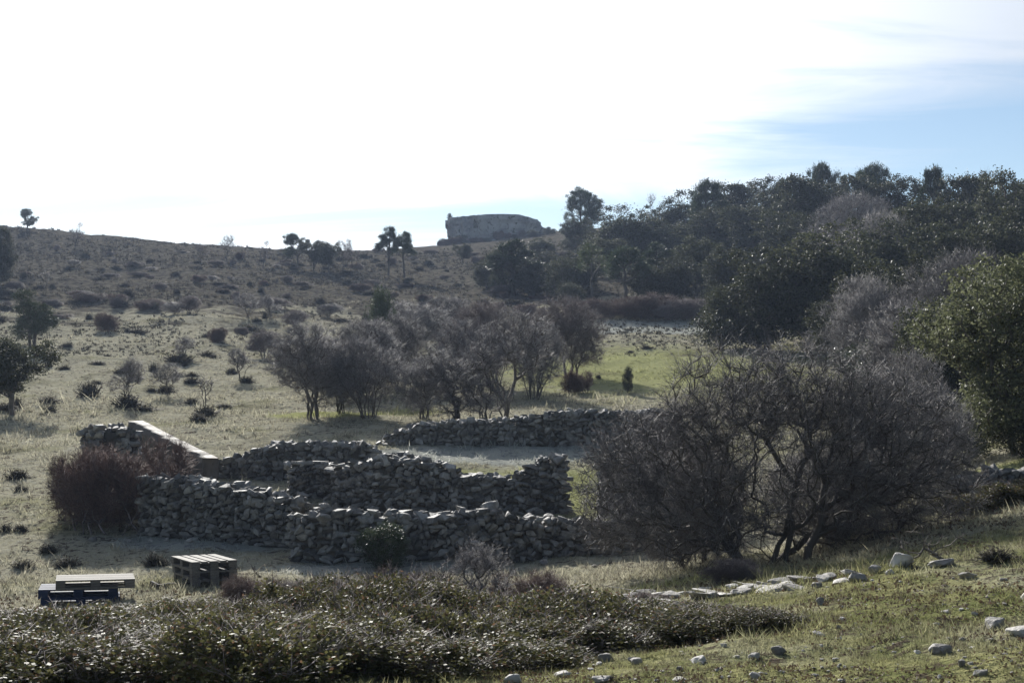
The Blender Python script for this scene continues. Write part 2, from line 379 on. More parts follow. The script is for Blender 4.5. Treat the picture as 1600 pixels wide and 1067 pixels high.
def cloud(rng, lumps, n, shell=.5):
    """points spread through ellipsoids (cx,cy,cz,rx,ry,rz)"""
    L = np.array(lumps, float); wt = L[:, 3] * L[:, 4] * L[:, 5]; wt = wt ** .8 / (wt ** .8).sum()
    k = rng.choice(len(L), n, p=wt); d = rdir(rng, n); r = rng.uniform(0, 1, (n, 1)) ** (1 / (3 + 3 * shell))
    return L[k, :3] + d * r * L[k, 3:]
def skeleton(rng, att, chain, bf=.35):
    """grow a tree through the points; chain = list of polylines rising from the ground"""
    n = len(att) + sum(len(c) for c in chain)
    Np = np.zeros((n, 3)); par = np.full(n, -1); pl = np.zeros(n); m = 0
    for c in chain:
        for q, p in enumerate(c):
            Np[m] = p; par[m] = m - 1 if q else -1; pl[m] = pl[m - 1] + np.linalg.norm(Np[m] - Np[m - 1]) if q else 0; m += 1
    nb = m
    can = np.ones(n, bool)
    m2 = 0
    for c in chain:
        if len(c) > 2: can[m2:m2 + len(c) // 2] = False
        m2 += len(c)
    for p in att[np.argsort(np.linalg.norm(att - Np[:m].mean(0), axis=1))]:
        d = np.linalg.norm(Np[:m] - p, axis=1); j = int(np.argmin(np.where(can[:m], d + bf * pl[:m], 1e9)))
        Np[m] = p; par[m] = j; pl[m] = pl[j] + d[j]; m += 1
    cnt = np.zeros(n); ch = np.zeros(n, int)
    np.add.at(ch, par[par >= 0], 1)
    cnt[ch == 0] = 1
    for i in range(n - 1, -1, -1):
        if par[i] >= 0: cnt[par[i]] += cnt[i]
    return Np, par, cnt, ch
def limbs(rng, S, rt, ex=.5, jit=.10, k=4, rmax=9):
    Np, par, cnt, ch = S; i = np.where(par >= 0)[0]
    r = np.minimum(rt * cnt ** ex, rmax)
    A, B = Np[par[i]], Np[i]; L = np.linalg.norm(B - A, axis=1, keepdims=True)
    Mid = (A + B) / 2 + rdir(rng, len(i)) * L * jit
    ra = np.minimum(r[par[i]], r[i] * 1.5); rb = r[i]
    return join_np([tubes(A, Mid, ra, (ra + rb) / 2, k), tubes(Mid, B, (ra + rb) / 2, rb, k)])
def twigs(rng, Pp, out, n, L, r, up=.3, side=2, outw=.6):
    """n kinked twigs with side twigs at each point"""
    Q = np.repeat(Pp, n, 0); O = np.repeat(out, n, 0); m = len(Q)
    d = unit(rdir(rng, m) + O * outw + np.array([0, 0, up])); l = L * rng.uniform(.4, 1.2, (m, 1))
    mid = Q + d * l * .55; d2 = unit(d + rdir(rng, m) * .55); end = mid + d2 * l * .5
    parts = [tubes(Q, mid, r, r * .75, 3), spikes(mid, end, r * .75)]
    for s in range(side):
        f = rng.uniform(.2, 1, (m, 1)); p = Q + (mid - Q) * f
        ds = unit(d + rdir(rng, m) * 1.0); parts.append(spikes(p, p + ds * l * rng.uniform(.25, .6, (m, 1)), r * .65))
    return join_np(parts)
def stemchain(rng, b, tip, n=5, wob=.05):
    b, tip = np.array(b, float), np.array(tip, float)
    return [b + (tip - b) * t + (rng.normal(size=3) * wob * t if 0 < t else 0) for t in np.linspace(0, 1, n)]

def bare_bush(seed, lumps, nodes, stems, rt, tw, twL, twr, mats, up=.3, side=2, base_r=.1, reach=.45, outw=.5, ex=.5):
    """leafless shrub: several stems from the ground, then a haze of twigs"""
    rng = np.random.default_rng(seed)
    att = cloud(rng, lumps, nodes, .45); att = att[att[:, 2] > .05]
    L = np.array(lumps)
    chain = []
    for s in range(stems):
        a = 2 * math.pi * (s + rng.uniform(-.3, .3)) / stems; q = L[rng.integers(len(L))]
        tip = np.array([q[0] * .8 + math.cos(a) * base_r * 1.6, q[1] * .8 + math.sin(a) * base_r * 1.6, q[2] * 1.0]) * reach
        chain.append(stemchain(rng, (math.cos(a) * base_r, math.sin(a) * base_r, -.05), tip, 5, .02))
    S = skeleton(rng, att, chain, .30)
    body = limbs(rng, S, rt, ex, .11, 4)
    nb = sum(len(c) for c in chain)
    pts = S[0][nb:]; c0 = L[:, :3].mean(0) * np.array([1, 1, .6]); out = unit(pts - c0)
    tww = twigs(rng, pts, out, tw, twL, twr, up, side, outw)
    return {'trunk': mesh_np('trunk', *body, M[mats[0]]), 'twigs': mesh_np('twigs', *tww, M[mats[1]])}
def leafy_tree(seed, lumps, nodes, per, size, trunk, rt, mats, asp=.55, spread=.06, stems=1, base_r=.0, shell=.7, needle=False, up=.2, ex=.5):
    rng = np.random.default_rng(seed)
    att = cloud(rng, lumps, nodes, shell); L = np.array(lumps)
    att = att[att[:, 2] > trunk * .6]
    chain = []
    for s in range(stems):
        a = 2 * math.pi * s / max(stems, 1) + seed
        bx, by = math.cos(a) * base_r, math.sin(a) * base_r
        chain.append(stemchain(rng, (bx, by, -.04), (bx * 2 + rng.normal() * .02, by * 2 + rng.normal() * .02, trunk), 5, .012))
    S = skeleton(rng, att, chain, .35); nb = sum(len(c) for c in chain)
    body = limbs(rng, S, rt, ex, .08, 5)
    pts = S[0][nb:]; c0 = L[:, :3].mean(0); out = unit(pts - c0)
    n = len(pts); kk = rng.integers(int(per * .4), int(per * 1.6) + 1, n)
    Q = np.repeat(pts, kk, 0); O = np.repeat(out, kk, 0)
    Q = Q + rng.normal(size=Q.shape) * spread * np.array([1, 1, .8]) * np.repeat(rng.uniform(.6, 1.25, (n, 1)), kk, 0)
    if needle:
        lf = leaves(rng, Q, size, asp, O + np.array([0, 0, up]), .9)
    else:
        lf = leaves(rng, Q, size, asp, O + np.array([0, 0, up]), .5)
    return {'trunk': mesh_np('trunk', *body, M[mats[0]]), 'crown': mesh_np('crown', *lf, M[mats[1]])}
def lumpy(seed, n, w, z0, z1, r, flat=1.):
    """n random lumps filling an ellipsoidal crown of half width w between heights z0 and z1"""
    rng = np.random.default_rng(seed); out = []
    zc, zr = (z0 + z1) / 2, (z1 - z0) / 2
    for i in range(n):
        d = rdir(rng, 1)[0] * rng.uniform(.25, 1) ** .5; q = r * rng.uniform(.7, 1.3)
        q2 = q * flat
        out.append((d[0] * max(w - q, .02), d[1] * max(w - q, .02), np.clip(zc + d[2] * zr, z0 + q2, z1 - q2), q, q, q2))
    return out

# prototypes: all one unit tall, standing at the origin; 'w' is the crown width
K = {}
def proto(kind, parts, w):
    A = []
    for me in parts.values():
        v = np.zeros(len(me.vertices) * 3, np.float32); me.vertices.foreach_get('co', v); A.append(v.reshape(-1, 3))
    B = np.concatenate(A); lo, hi = np.percentile(B, 1.5, 0), np.percentile(B, 98.5, 0); top = np.percentile(B[:, 2], 99.7)
    w = .5 * (hi[0] - lo[0] + hi[1] - lo[1]); sc = 1 / top
    for me in parts.values(): me.transform(Matrix.Diagonal((sc, sc, sc, 1)))
    K.setdefault(kind, []).append((parts, w * sc * 1.14))
# the great thorn bush of the foreground
proto('thorn', bare_bush(5, [(0, 0, .50, .55, .55, .38), (-.52, .05, .48, .30, .36, .24), (.45, -.05, .56, .36, .4, .28), (-.22, -.1, .74, .30, .34, .24), (.10, .1, .80, .26, .3, .20), (.36, .0, .72, .24, .3, .20), (-.70, -.05, .34, .20, .3, .24), (.66, 0, .40, .22, .3, .24), (-.40, -.2, .24, .34, .3, .2), (-.58, .1, .14, .3, .3, .13), (.35, .1, .26, .3, .3, .2)],
      2500, 12, .0018, 9, .12, .00100, ('bark', 'twig'), .25, 2, .13, .5, .45, .43), 1.62)
proto('thorn', bare_bush(6, [(0, 0, .5, .55, .55, .38), (-.35, 0, .5, .36, .4, .3), (.4, 0, .45, .4, .4, .3), (.1, 0, .75, .34, .4, .24), (.5, 0, .22, .3, .3, .2), (-.45, 0, .2, .3, .3, .2), (0, -.2, .2, .4, .4, .2)],
      1500, 12, .0018, 13, .11, .00110, ('bark', 'twig'), .25, 2, .15, .5, .45, .43), 1.5)
for s in range(4):
    proto('bare', bare_bush(20 + s, lumpy(30 + s, 10, .52, .14, 1.0, .22) + [(0, 0, .58, .38, .38, .36)], 700, 11 - s, .0019, 14, .125, .0012, ('bark', 'twig_brown' if s % 2 else 'twig'), .5, 2, .06, .55, .5, .44), 1.08)
for s in range(3):
    proto('bare_open', bare_bush(40 + s, lumpy(50 + s, 7, .46, .16, 1.0, .17), 260, 5 + s, .0026, 7, .15, .0018, ('bark', 'twig'), .35, 2, .04, .55, .5, .44), .95)
for s in range(3):
    proto('bare_tree', bare_bush(60 + s, lumpy(70 + s, 8, .34, .26, 1.0, .13), 110, 1 + s, .0036, 4, .16, .0020, ('bark', 'twig_brown'), .6, 2, .015, .5, .4, .44), .72)
proto('sapling', bare_bush(66, [(0, 0, .75, .2, .2, .25), (-.15, 0, .7, .12, .12, .22), (.14, 0, .72, .12, .12, .24)], 42, 3, .0050, 3, .16, .0034, ('bark', 'twig'), .8, 1, .02, .6, .3, .45), .5)
for s in range(3):
    proto('brush', bare_bush(80 + s, lumpy(84 + s, 9, .95, .0, .95, .36, .9), 560, 16, .0030, 14, .24, .0026, ('twig_brown', 'bramble' if s < 2 else 'twig_brown'), .7, 2, .5, .6, .5), 1.9)
proto('oak_near', leafy_tree(100, lumpy(101, 24, .54, .04, 1.0, .15) + [(0, 0, .5, .28, .28, .36)], 1300, 46, .016, .2, .0022, ('bark', 'oak_near'), .6, .022, 3, .04, shell=1.6, ex=.42), 1.08)
for s in range(4):
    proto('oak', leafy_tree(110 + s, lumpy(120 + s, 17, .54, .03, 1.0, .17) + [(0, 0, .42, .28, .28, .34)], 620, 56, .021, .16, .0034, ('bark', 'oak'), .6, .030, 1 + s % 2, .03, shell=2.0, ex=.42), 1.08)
for s in range(2):   # small round oak with a clear stem
    proto('oak_stem', leafy_tree(130 + s, lumpy(131 + s, 14, .50, .28, 1.0, .16), 360, 50, .024, .32, .0034, ('bark', 'oak'), .6, .036, 1, ex=.42), 1.0)
for s in range(3):   # round headed pine
    proto('pine', leafy_tree(140 + s, lumpy(143 + s, 18, .50, .22, 1.0, .15, .7), 300, 76, .036, .45, .0036, ('bark', 'pine'), .18, .026, 1, needle=True, up=.5, ex=.44), 1.0)
def tiers(n, r0, z0, q, turn): return [(math.cos(i * turn) * (r0 * (1 - i / (n + 1)) + .03), math.sin(i * turn) * (r0 * (1 - i / (n + 1)) + .03), z0 + (.94 - z0) * i / (n - 1), q * (1 - i / (1.7 * n)), q * (1 - i / (1.7 * n)), .045) for i in range(n)]
proto('pine_tall', leafy_tree(150, tiers(19, .30, .25, .13, 2.4), 340, 100, .036, .88, .0034, ('bark', 'pine'), .18, .026, 1, needle=True, up=.4, ex=.44), .75)
proto('pine_tall', leafy_tree(151, tiers(22, .36, .12, .14, 2.1), 380, 100, .036, .88, .0034, ('bark', 'pine'), .18, .028, 1, needle=True, up=.4, ex=.44), .85)
proto('pine_pale', leafy_tree(152, tiers(18, .34, .18, .13, 2.1), 200, 44, .040, .88, .0034, ('bark', 'pine_light'), .18, .030, 1, needle=True, up=.4, ex=.44), .85)
proto('spreading_pine', leafy_tree(153, [(-.45, 0, .38, .30, .34, .10), (.5, 0, .36, .30, .3, .10), (0, 0, .66, .22, .3, .12), (.06, .1, .88, .14, .2, .11), (-.2, -.1, .5, .30, .3, .10), (.25, -.1, .58, .2, .2, .10), (-.75, 0, .28, .2, .2, .08), (.75, 0, .28, .2, .2, .08), (0, 0, .45, .3, .3, .1)], 420, 60, .036, .3, .004, ('bark', 'pine'), .18, .032, 2, .04, needle=True, up=.5, ex=.44), 1.6)
for s in range(2):
    proto('juniper', leafy_tree(160 + s, lumpy(161 + s, 12, .58, .02, 1.0, .22) + [(0, 0, .4, .35, .35, .38)], 240, 50, .040, .1, .004, ('bark', 'oak' if s else 'pine'), .3, .055, 1, ex=.42), 1.15)
def cushion(seed, n=420, w=.9):
    rng = np.random.default_rng(seed); d = rdir(rng, n); d[:, 2] = np.abs(d[:, 2])
    o = rng.normal(size=(n, 3)) * np.array([w * .22, w * .22, 0]); lob = 1 + .35 * np.sin(3 * np.arctan2(d[:, 1], d[:, 0]) + seed)
    e = d * np.array([w * .5, w * .5, 1.]) * (rng.uniform(.7, 1.05, (n, 1)) * lob[:, None]) + o
    e[:, 2] = np.minimum(e[:, 2], 1.05)
    s = o * .6; s[:, 2] = -.05
    V1 = spikes(s + (e - s) * .3, e, .03)
    V2 = leaves(rng, s + (e - s) * rng.uniform(.45, 1, (n, 1)), .16, .4, d)
    return {'mound': mesh_np('mound', *join_np([V1, V2]), M['cushion'])}
for s in range(4): proto('cushion', cushion(200 + s), 1.4)
def scrub(seed):
    rng = np.random.default_rng(seed)
    lm = [(rng.uniform(-.6, .6), rng.uniform(-.6, .6), rng.uniform(.40, .62), .42, .42, rng.uniform(.3, .42)) for _ in range(7)]
    att = cloud(rng, lm, 300, .7); att = att[att[:, 2] > .08]
    chain = [stemchain(rng, (rng.uniform(-.5, .5), rng.uniform(-.5, .5), -.08), (l[0], l[1], l[2] * .6), 4, .03) for l in lm]
    S = skeleton(rng, att, chain, .35); body = limbs(rng, S, .006, .4, .1, 3)
    pts = S[0][sum(len(c) for c in chain):]; out = unit(pts - np.array([0, 0, .1]))
    Q = np.repeat(pts, 34, 0); Q = Q + rng.normal(size=Q.shape) * .075; O = np.repeat(out, 34, 0)
    lf = leaves(rng, Q[Q[:, 2] > .02], .062, .6, O[Q[:, 2] > .02] + np.array([0, 0, .3]), .5)
    tw = twigs(rng, pts[::3], out[::3], 3, .42, .005, .9, 2, .4)
    return {'stems': mesh_np('stems', *join_np([body, tw]), M['twig_brown']), 'foliage': mesh_np('foliage', *lf, M['scrub'])}
for s in range(4): proto('scrub', scrub(210 + s), 2.0)

PR = random.Random(5)
def plant(kind, name, label, cat, base, height, width=None, var=None, rz=None, group=None):
    lst = K[kind]; parts, w = lst[(var if var is not None else PR.randrange(len(lst))) % len(lst)]
    s = (height if width is None else width / w)
    rz = PR.uniform(0, 6.28) if rz is None else rz
    if len(parts) == 1:
        e = ob(name, list(parts.values())[0], None, base, (0, 0, rz), (s, s, height))
    else:
        e = ob(name, None, None, base, (0, 0, rz), (s, s, height)); e.empty_display_size = .2
        for pn, me in parts.items(): ob(pn, me, e)
    return tag(e, label, cat, group)
def plant_px(kind, name, label, cat, px, top, d=None, base=None, wpx=None, **kw):
    """plant standing on the ground at column px (depth d, or where row `base` meets the ground), its top at row `top`"""
    p = at(px, d) if d else P(px, base)
    h = max(zof(top, p.y) - p.z, .1)
    return plant(kind, name, label, cat, p - Vector((0, 0, .02 * h)), h * 1.0, None if wpx is None else wpx / F * p.y, **kw)

# ------------------------------------------------------------------ stones
def hull_stone(seed, n=13, box=True):
    rng = random.Random(seed); bm = bmesh.new()
    for i in range(n):
        v = Vector((rng.gauss(0, 1), rng.gauss(0, 1), rng.gauss(0, 1))).normalized()
        v = Vector([math.copysign(abs(c) ** .6, c) for c in v]) * rng.uniform(.85, 1.05)
        v = Vector([max(-.5, min(.5, c * .62)) for c in v]); bm.verts.new(v)
    r = bmesh.ops.convex_hull(bm, input=bm.verts)
    bmesh.ops.delete(bm, geom=[g for g in r['geom_interior'] if isinstance(g, bmesh.types.BMVert)], context='VERTS')
    bmesh.ops.recalc_face_normals(bm, faces=bm.faces)
    me = bpy.data.meshes.new('stone'); bm.to_mesh(me); bm.free(); return me
STONES = [hull_stone(300 + i) for i in range(14)]
for m_ in STONES: m_.materials.append(M['stone'])
SNP = []
for m_ in STONES:
    V = np.zeros(len(m_.vertices) * 3, np.float32); m_.vertices.foreach_get('co', V)
    Ff = np.array([list(p.vertices) for p in m_.polygons]); SNP.append((V.reshape(-1, 3), Ff))
def field_rock(seed):
    rng = random.Random(seed); bm = bmesh.new()
    for i in range(17):
        v = Vector((rng.gauss(0, 1), rng.gauss(0, 1), rng.gauss(0, 1))).normalized() * rng.uniform(.40, .56)
        v.z = max(-.36, min(.34, v.z)); bm.verts.new(v)
    r = bmesh.ops.convex_hull(bm, input=bm.verts)
    bmesh.ops.delete(bm, geom=[g for g in r['geom_interior'] if isinstance(g, bmesh.types.BMVert)], context='VERTS')
    bmesh.ops.bevel(bm, geom=bm.edges[:], offset=.035, segments=1, affect='EDGES')
    bmesh.ops.triangulate(bm, faces=bm.faces)
    bmesh.ops.subdivide_edges(bm, edges=[e for e in bm.edges if e.calc_length() > .12], cuts=1, use_grid_fill=True)
    bmesh.ops.triangulate(bm, faces=bm.faces)
    from mathutils import noise as mn
    for v in bm.verts: v.co += v.co.normalized() * (mn.fractal(v.co * 4 + Vector((seed, 0, 0)), 1, 2, 4) * .045)
    bmesh.ops.recalc_face_normals(bm, faces=bm.faces)
    me = bpy.data.meshes.new('rock'); bm.to_mesh(me); bm.free(); me.materials.append(M['rock'])
    return me
ROCKS = [field_rock(400 + i) for i in range(9)]

BLOCKS = [field_rock(440 + i) for i in range(5)]
for m_ in BLOCKS: m_.materials.clear(); m_.materials.append(M['stone'])
def stone_wall(name, label, path, thick, ch=.13, lmin=.12, lmax=.28, seed=0, caps=(), maxparts=300, rubble=.3, cat='wall', depth=.22):
    """dry stone wall. path = [(px, depth, top row)], stones laid in rough courses on both faces and the top"""
    rng = random.Random(seed); ch *= .74; lmin *= .64; lmax *= .72; depth *= .85
    pts = []
    for px, d, top in path:
        x = xof(px, d); pts.append((x, d, zof(top, d) - ch * .75))
    c = Vector((sum(p[0] for p in pts) / len(pts), sum(p[1] for p in pts) / len(pts), 0)); c.z = Hs(c.x, c.y)
    root = tag(ob(name, None, None, c), label, cat, kind='thing'); root.empty_display_size = .3
    seg = [math.hypot(pts[i + 1][0] - pts[i][0], pts[i + 1][1] - pts[i][1]) for i in range(len(pts) - 1)]
    tot = sum(seg)
    def sample(s):
        s = max(0, min(tot - 1e-6, s)); i = 0
        while i < len(seg) - 1 and s > seg[i]: s -= seg[i]; i += 1
        f = s / seg[i]; a, b = pts[i], pts[i + 1]
        tx, ty = (b[0] - a[0]) / seg[i], (b[1] - a[1]) / seg[i]
        nx, ny = ty, -tx
        if ny > 0: nx, ny = -nx, -ny
        return a[0] + (b[0] - a[0]) * f, a[1] + (b[1] - a[1]) * f, a[2] + (b[2] - a[2]) * f, tx, ty, nx, ny
    front, rest = [], []
    def put(lst, x, y, z, sx, sy, sz, ang, tilt=.24):
        e = Euler((rng.gauss(0, tilt), rng.gauss(0, tilt), ang + rng.gauss(0, .2)))
        lst.append((rng.randrange(len(STONES)), Matrix.Translation((x, y, z)) @ e.to_matrix().to_4x4() @ Matrix.Diagonal((sx, sy, sz, 1)), sx * sz))
    for side in (1, -1):
        row = 0
        while True:
            s = rng.uniform(-.05, .05); any_ = False
            while s < tot:
                l = rng.uniform(lmin * .75, lmax * 1.1) * (1.25 if row < 2 else 1) * (1.5 if rng.random() < .08 else 1); hgt = ch * rng.uniform(.7, 1.6) * (1.35 if rng.random() < .10 else 1)
                x, y, zt, tx, ty, nx, ny = sample(s + l / 2)
                off = thick / 2 - depth / 2 + rng.uniform(-.05, .05)
                g = Hs(x + nx * off * side, y + ny * off * side)
                z = g + ch * (row + .35)
                if z < zt - ch * .25 + rng.uniform(-.5, .5) * ch:
                    any_ = True
                    put(front if side == 1 else rest, x + nx * off * side, y + ny * off * side, z + rng.uniform(-.045, .045), l * 1.04, depth * rng.uniform(.9, 1.3), hgt * 1.02, math.atan2(ty, tx))
                s += l * .93
            row += 1
            if not any_ or row > 40: break
    # rough top
    s = 0
    while s < tot:
        l = rng.uniform(lmin, lmax); x, y, zt, tx, ty, nx, ny = sample(s)
        o = -thick / 2 + .08
        while o < thick / 2:
            if rng.random() < .9:
                k = rng.uniform(.7, 1.4)
                put(front, x + nx * o, y + ny * o, zt - ch * .35 + rng.uniform(-.05, .07) * (1 + rubble), l * 1.2 * k, rng.uniform(.14, .26) * k, ch * rng.uniform(.8, 1.5) * k, rng.uniform(0, 3.1), .3)
            o += rng.uniform(.13, .22)
        s += l * .9
    front.sort(key=lambda t: -t[2] * (1 if t[1].translation.x < 5.2 else .3))
    rest += front[maxparts:]; front = front[:maxparts]
    T = Matrix.Translation(-c)
    for k, m, _ in front:
        o = ob('stone', STONES[k], root); o.matrix_local = T @ m
    if rest:
        prt = []
        for k, m, _ in rest:
            V, Ff = SNP[k]; mm = np.array(T @ m); prt.append((V @ mm[:3, :3].T + mm[:3, 3], Ff))
        V, Fl = join_np(prt); tag(ob('packed_stones', mesh_np('packed_stones', V, Fl, M['stone']), root), kind='stuff')
    # earth and rubble heart of the wall, set well inside the faces
    n = max(3, int(tot / .3)); V = []
    for i in range(n + 1):
        x, y, zt, tx, ty, nx, ny = sample(.06 + (tot - .12) * i / n); o = thick / 2 - depth * .55; g = Hs(x, y)
        for sd, z in ((1, g - .25), (1, max(zt - ch * .9, g)), (-1, max(zt - ch * .9, g)), (-1, g - .25)):
            V.append((x + nx * o * sd - c.x, y + ny * o * sd - c.y, z - c.z))
    Fq = [(i * 4 + a, i * 4 + (a + 1) % 4, i * 4 + 4 + (a + 1) % 4, i * 4 + 4 + a) for i in range(n) for a in range(4)] + [(0, 1, 2, 3), (n * 4 + 3, n * 4 + 2, n * 4 + 1, n * 4)]
    ob('heart', mesh_np('heart', np.array(V), np.array(Fq), M['earth']), root)
    for (s0, l, w, dz, *hh) in caps:
        x, y, zt, tx, ty, nx, ny = sample(s0); k = rng.randrange(len(STONES))
        o = ob('capstone', BLOCKS[k % 5] if hh and hh[0] > .15 else STONES[k], root); o.matrix_local = T @ (Matrix.Translation((x, y, zt + dz)) @ Matrix.Rotation(math.atan2(ty, tx) + (rng.uniform(-.5, .5) if hh and hh[0] > .15 else 0), 4, 'Z') @ Matrix.Diagonal((l, w, hh[0] if hh else .11, 1)))
    return root

stone_wall('stone_wall', 'long dry stone wall across the front of the ruin, with loose blocks on top',
           [(462, 27.6, 800), (500, 27.5, 796), (580, 27.5, 797), (660, 27.6, 799), (735, 27.7, 800), (765, 27.7, 788), (800, 27.8, 806), (880, 28, 808), (960, 28.2, 810), (1080, 28.4, 815)],
           .60, .14, .13, .30, 1, caps=((3.80, .44, .36, .06, .30), (3.45, .38, .32, .02, .24), (2.9, .44, .32, .03, .20), (1.95, .34, .32, .03, .24), (1.15, .40, .30, .03, .18), (4.6, .32, .28, .03, .22)))
stone_wall('stone_wall', 'tumbled corner wall of the ruin beside the reddish bramble, pale stones catching light on top',
           [(240, 30.2, 742), (300, 29.6, 746), (360, 29.4, 756), (420, 29.2, 766), (475, 29.0, 782)], .9, .13, .12, .26, 2)
stone_wall('stone_wall', 'broken inner stone wall with a square flat-topped pier at the sunlit doorway',
           [(532, 33.6, 735), (545, 33.2, 724), (600, 32.6, 714), (650, 32.6, 716), (690, 32.6, 720), (730, 32.6, 741), (795, 32.6, 742), (808, 32.6, 734), (836, 32.6, 728), (840, 32.6, 711), (884, 32.6, 711)],
           .52, .13, .13, .30, 3, caps=((4.98, .60, .62, .06, .13),))
stone_wall('stone_wall', 'stone wall starting right of the sunlit doorway, half hidden by the thorn bush',
           [(934, 32.6, 718), (1000, 32.6, 722), (1120, 32.7, 735)], .62, .13, .13, .30, 4, caps=((.3, .6, .66, .05),), maxparts=120)
stone_wall('stone_wall', 'long shaded stone wall at the back of the enclosure below the bare shrubs',
           [(588, 43.2, 694), (612, 43.0, 680), (650, 42.6, 662), (700, 42.4, 655), (800, 42.2, 653), (850, 42.0, 645), (880, 42.0, 638), (945, 41.9, 641), (1060, 41.8, 640)],
           .75, .155, .14, .30, 5)
stone_wall('stone_wall', 'low heaped stone wall at the back left of the ruin, beside a dark hollow',
           [(335, 37.6, 722), (370, 37.4, 712), (430, 37.2, 692), (500, 37.2, 690), (560, 37.2, 690), (592, 37.4, 700)], .85, .14, .13, .28, 6)
stone_wall('stone_wall', 'short neat stone wall stub with a straight level top in the middle of the ruin',
           [(450, 34.0, 722), (526, 34.2, 722)], .5, .10, .12, .24, 7, caps=((.3, .45, .5, .03), (.75, .45, .5, .03)), rubble=0)
stone_wall('stone_wall', 'rounded end of a rubble wall between the level wall stub and the back wall',
           [(588, 35.4, 712), (625, 35.2, 706), (668, 35.4, 716)], .8, .14, .13, .28, 8, maxparts=80)
stone_wall('stone_wall', 'dark collapsed stone wall under the oaks at the right edge of the picture',
           [(1500, 26.2, 748), (1540, 26.4, 734), (1580, 26.6, 730), (1660, 26.8, 728)], .8, .15, .16, .34, 9, maxparts=110)
stone_wall('stone_wall', 'squat square stub of masonry left of the sloping gable wall, behind the bramble',
           [(146, 34.6, 668), (176, 34.4, 661), (216, 34.6, 676)], 1.1, .14, .16, .32, 10, maxparts=120)

def gable_wall():
    a = (xof(212, 37.2), 37.2, zof(653, 37.2)); b = (xof(330, 34.2), 34.2, zof(711, 34.2))
    n, t = 40, .42
    dx, dy = b[0] - a[0], b[1] - a[1]; L = math.hypot(dx, dy); tx, ty = dx / L, dy / L; nx, ny = ty, -tx
    if ny > 0: nx, ny = -nx, -ny
    c = Vector(((a[0] + b[0]) / 2, (a[1] + b[1]) / 2, 0)); c.z = Hs(c.x, c.y)
    root = tag(ob('gable_wall', None, None, c), 'smooth earth-plastered gable wall with a sloping sunlit top, left of the ruin', 'wall', kind='thing')
    V = []; rows = 9
    for i in range(n + 1):
        f = i / n; x, y, zt = a[0] + dx * f, a[1] + dy * f, a[2] + (b[2] - a[2]) * f - .08
        g = Hs(x, y) - .3; ring = []
        for r in range(rows + 1): ring.append((t / 2, g + (zt - g) * r / rows))
        for r in range(rows, -1, -1): ring.append((-t / 2, g + (zt - g) * r / rows))
        for o, z in ring:
            w = .11 * float(fbm(np.array(f * L * 3 + (9 if o < 0 else 0)), np.array(z * 3), 4, 3))
            V.append((x + nx * (o + w) - c.x, y + ny * (o + w) - c.y, z + w - c.z))
    m = 2 * (rows + 1)
    Fq = [(i * m + q, i * m + (q + 1) % m, (i + 1) * m + (q + 1) % m, (i + 1) * m + q) for i in range(n) for q in range(m)]
    ends = np.array([[i * m + q, i * m + m - 1 - q, i * m + m - 2 - q, i * m + q + 1] for i in (0, n) for q in range(rows)])
    ob('plastered_face', mesh_np('plastered_face', np.array(V), np.concatenate([np.array(Fq), ends]), M['plaster']), root)
gable_wall()

def cliff():
    d = 252.; x0, x1 = xof(697, d), xof(872, d); c = Vector(((x0 + x1) / 2, d + 7, 0)); c.z = zof(384, d)
    tops = [(0, 344), (.05, 340), (.15, 338), (.3, 336.5), (.5, 335), (.62, 334), (.70, 337), (.78, 343), (.86, 352), (1, 372)]
    k, rows = 220, 34; V = []
    ang = np.linspace(0, 2 * math.pi, k, endpoint=False)
    hw, hd = (x1 - x0) / 2, 7.
    ex = .35
    ux = np.sign(np.cos(ang)) * np.abs(np.cos(ang)) ** ex; uy = np.sign(np.sin(ang)) * np.abs(np.sin(ang)) ** ex
    X = c.x + ux * hw; Y = c.y + uy * hd
    ztop = np.array([zof(p, d) for p in np.interp((ux + 1) / 2, [t[0] for t in tops], [t[1] for t in tops])]) + .35 * fbm(X * .9, Y * .9, 4, 21)
    for r in range(rows + 1):
        f = r / rows; z = (c.z - 4) + (ztop - c.z + 4) * f
        crack = fbm(X * .9 + 50, z * .15 + Y, 4, 5) * 3.4 + fbm(X * 2.4, z * .9 + Y * 2, 3, 8) * 1.1
        bed = .35 * (vnoise(z * 1.6, X * .12, 3) - .5)
        over = np.where(ux < -.6, -.9 * (1 - f) ** 1.3 * (f < .85), 0) - (f < .88) * .0
        ledge = .35 if f > .86 else 0
        q = crack + bed + ledge
        V.append(np.stack([X + ux * (q * .6 + over * 1.2), Y + uy * q - (0), z], -1))
    cap = np.array([[c.x, c.y, ztop.mean()]])
    V = np.concatenate(V + [V[-1] * np.array([.6, .6, 1]) + np.array([c.x * .4, c.y * .4, .1]), cap]) - np.array(c)
    R = rows + 2
    Fq = np.array([[r * k + i, r * k + (i + 1) % k, (r + 1) * k + (i + 1) % k, (r + 1) * k + i] for r in range(R - 1) for i in range(k)])
    Ft = np.array([[(R - 1) * k + i, (R - 1) * k + (i + 1) % k, R * k] for i in range(k)])
    tag(ob('cliff', mesh_np('cliff', V, [Fq, Ft], M['cliff']), None, c), kind='structure')
cliff()

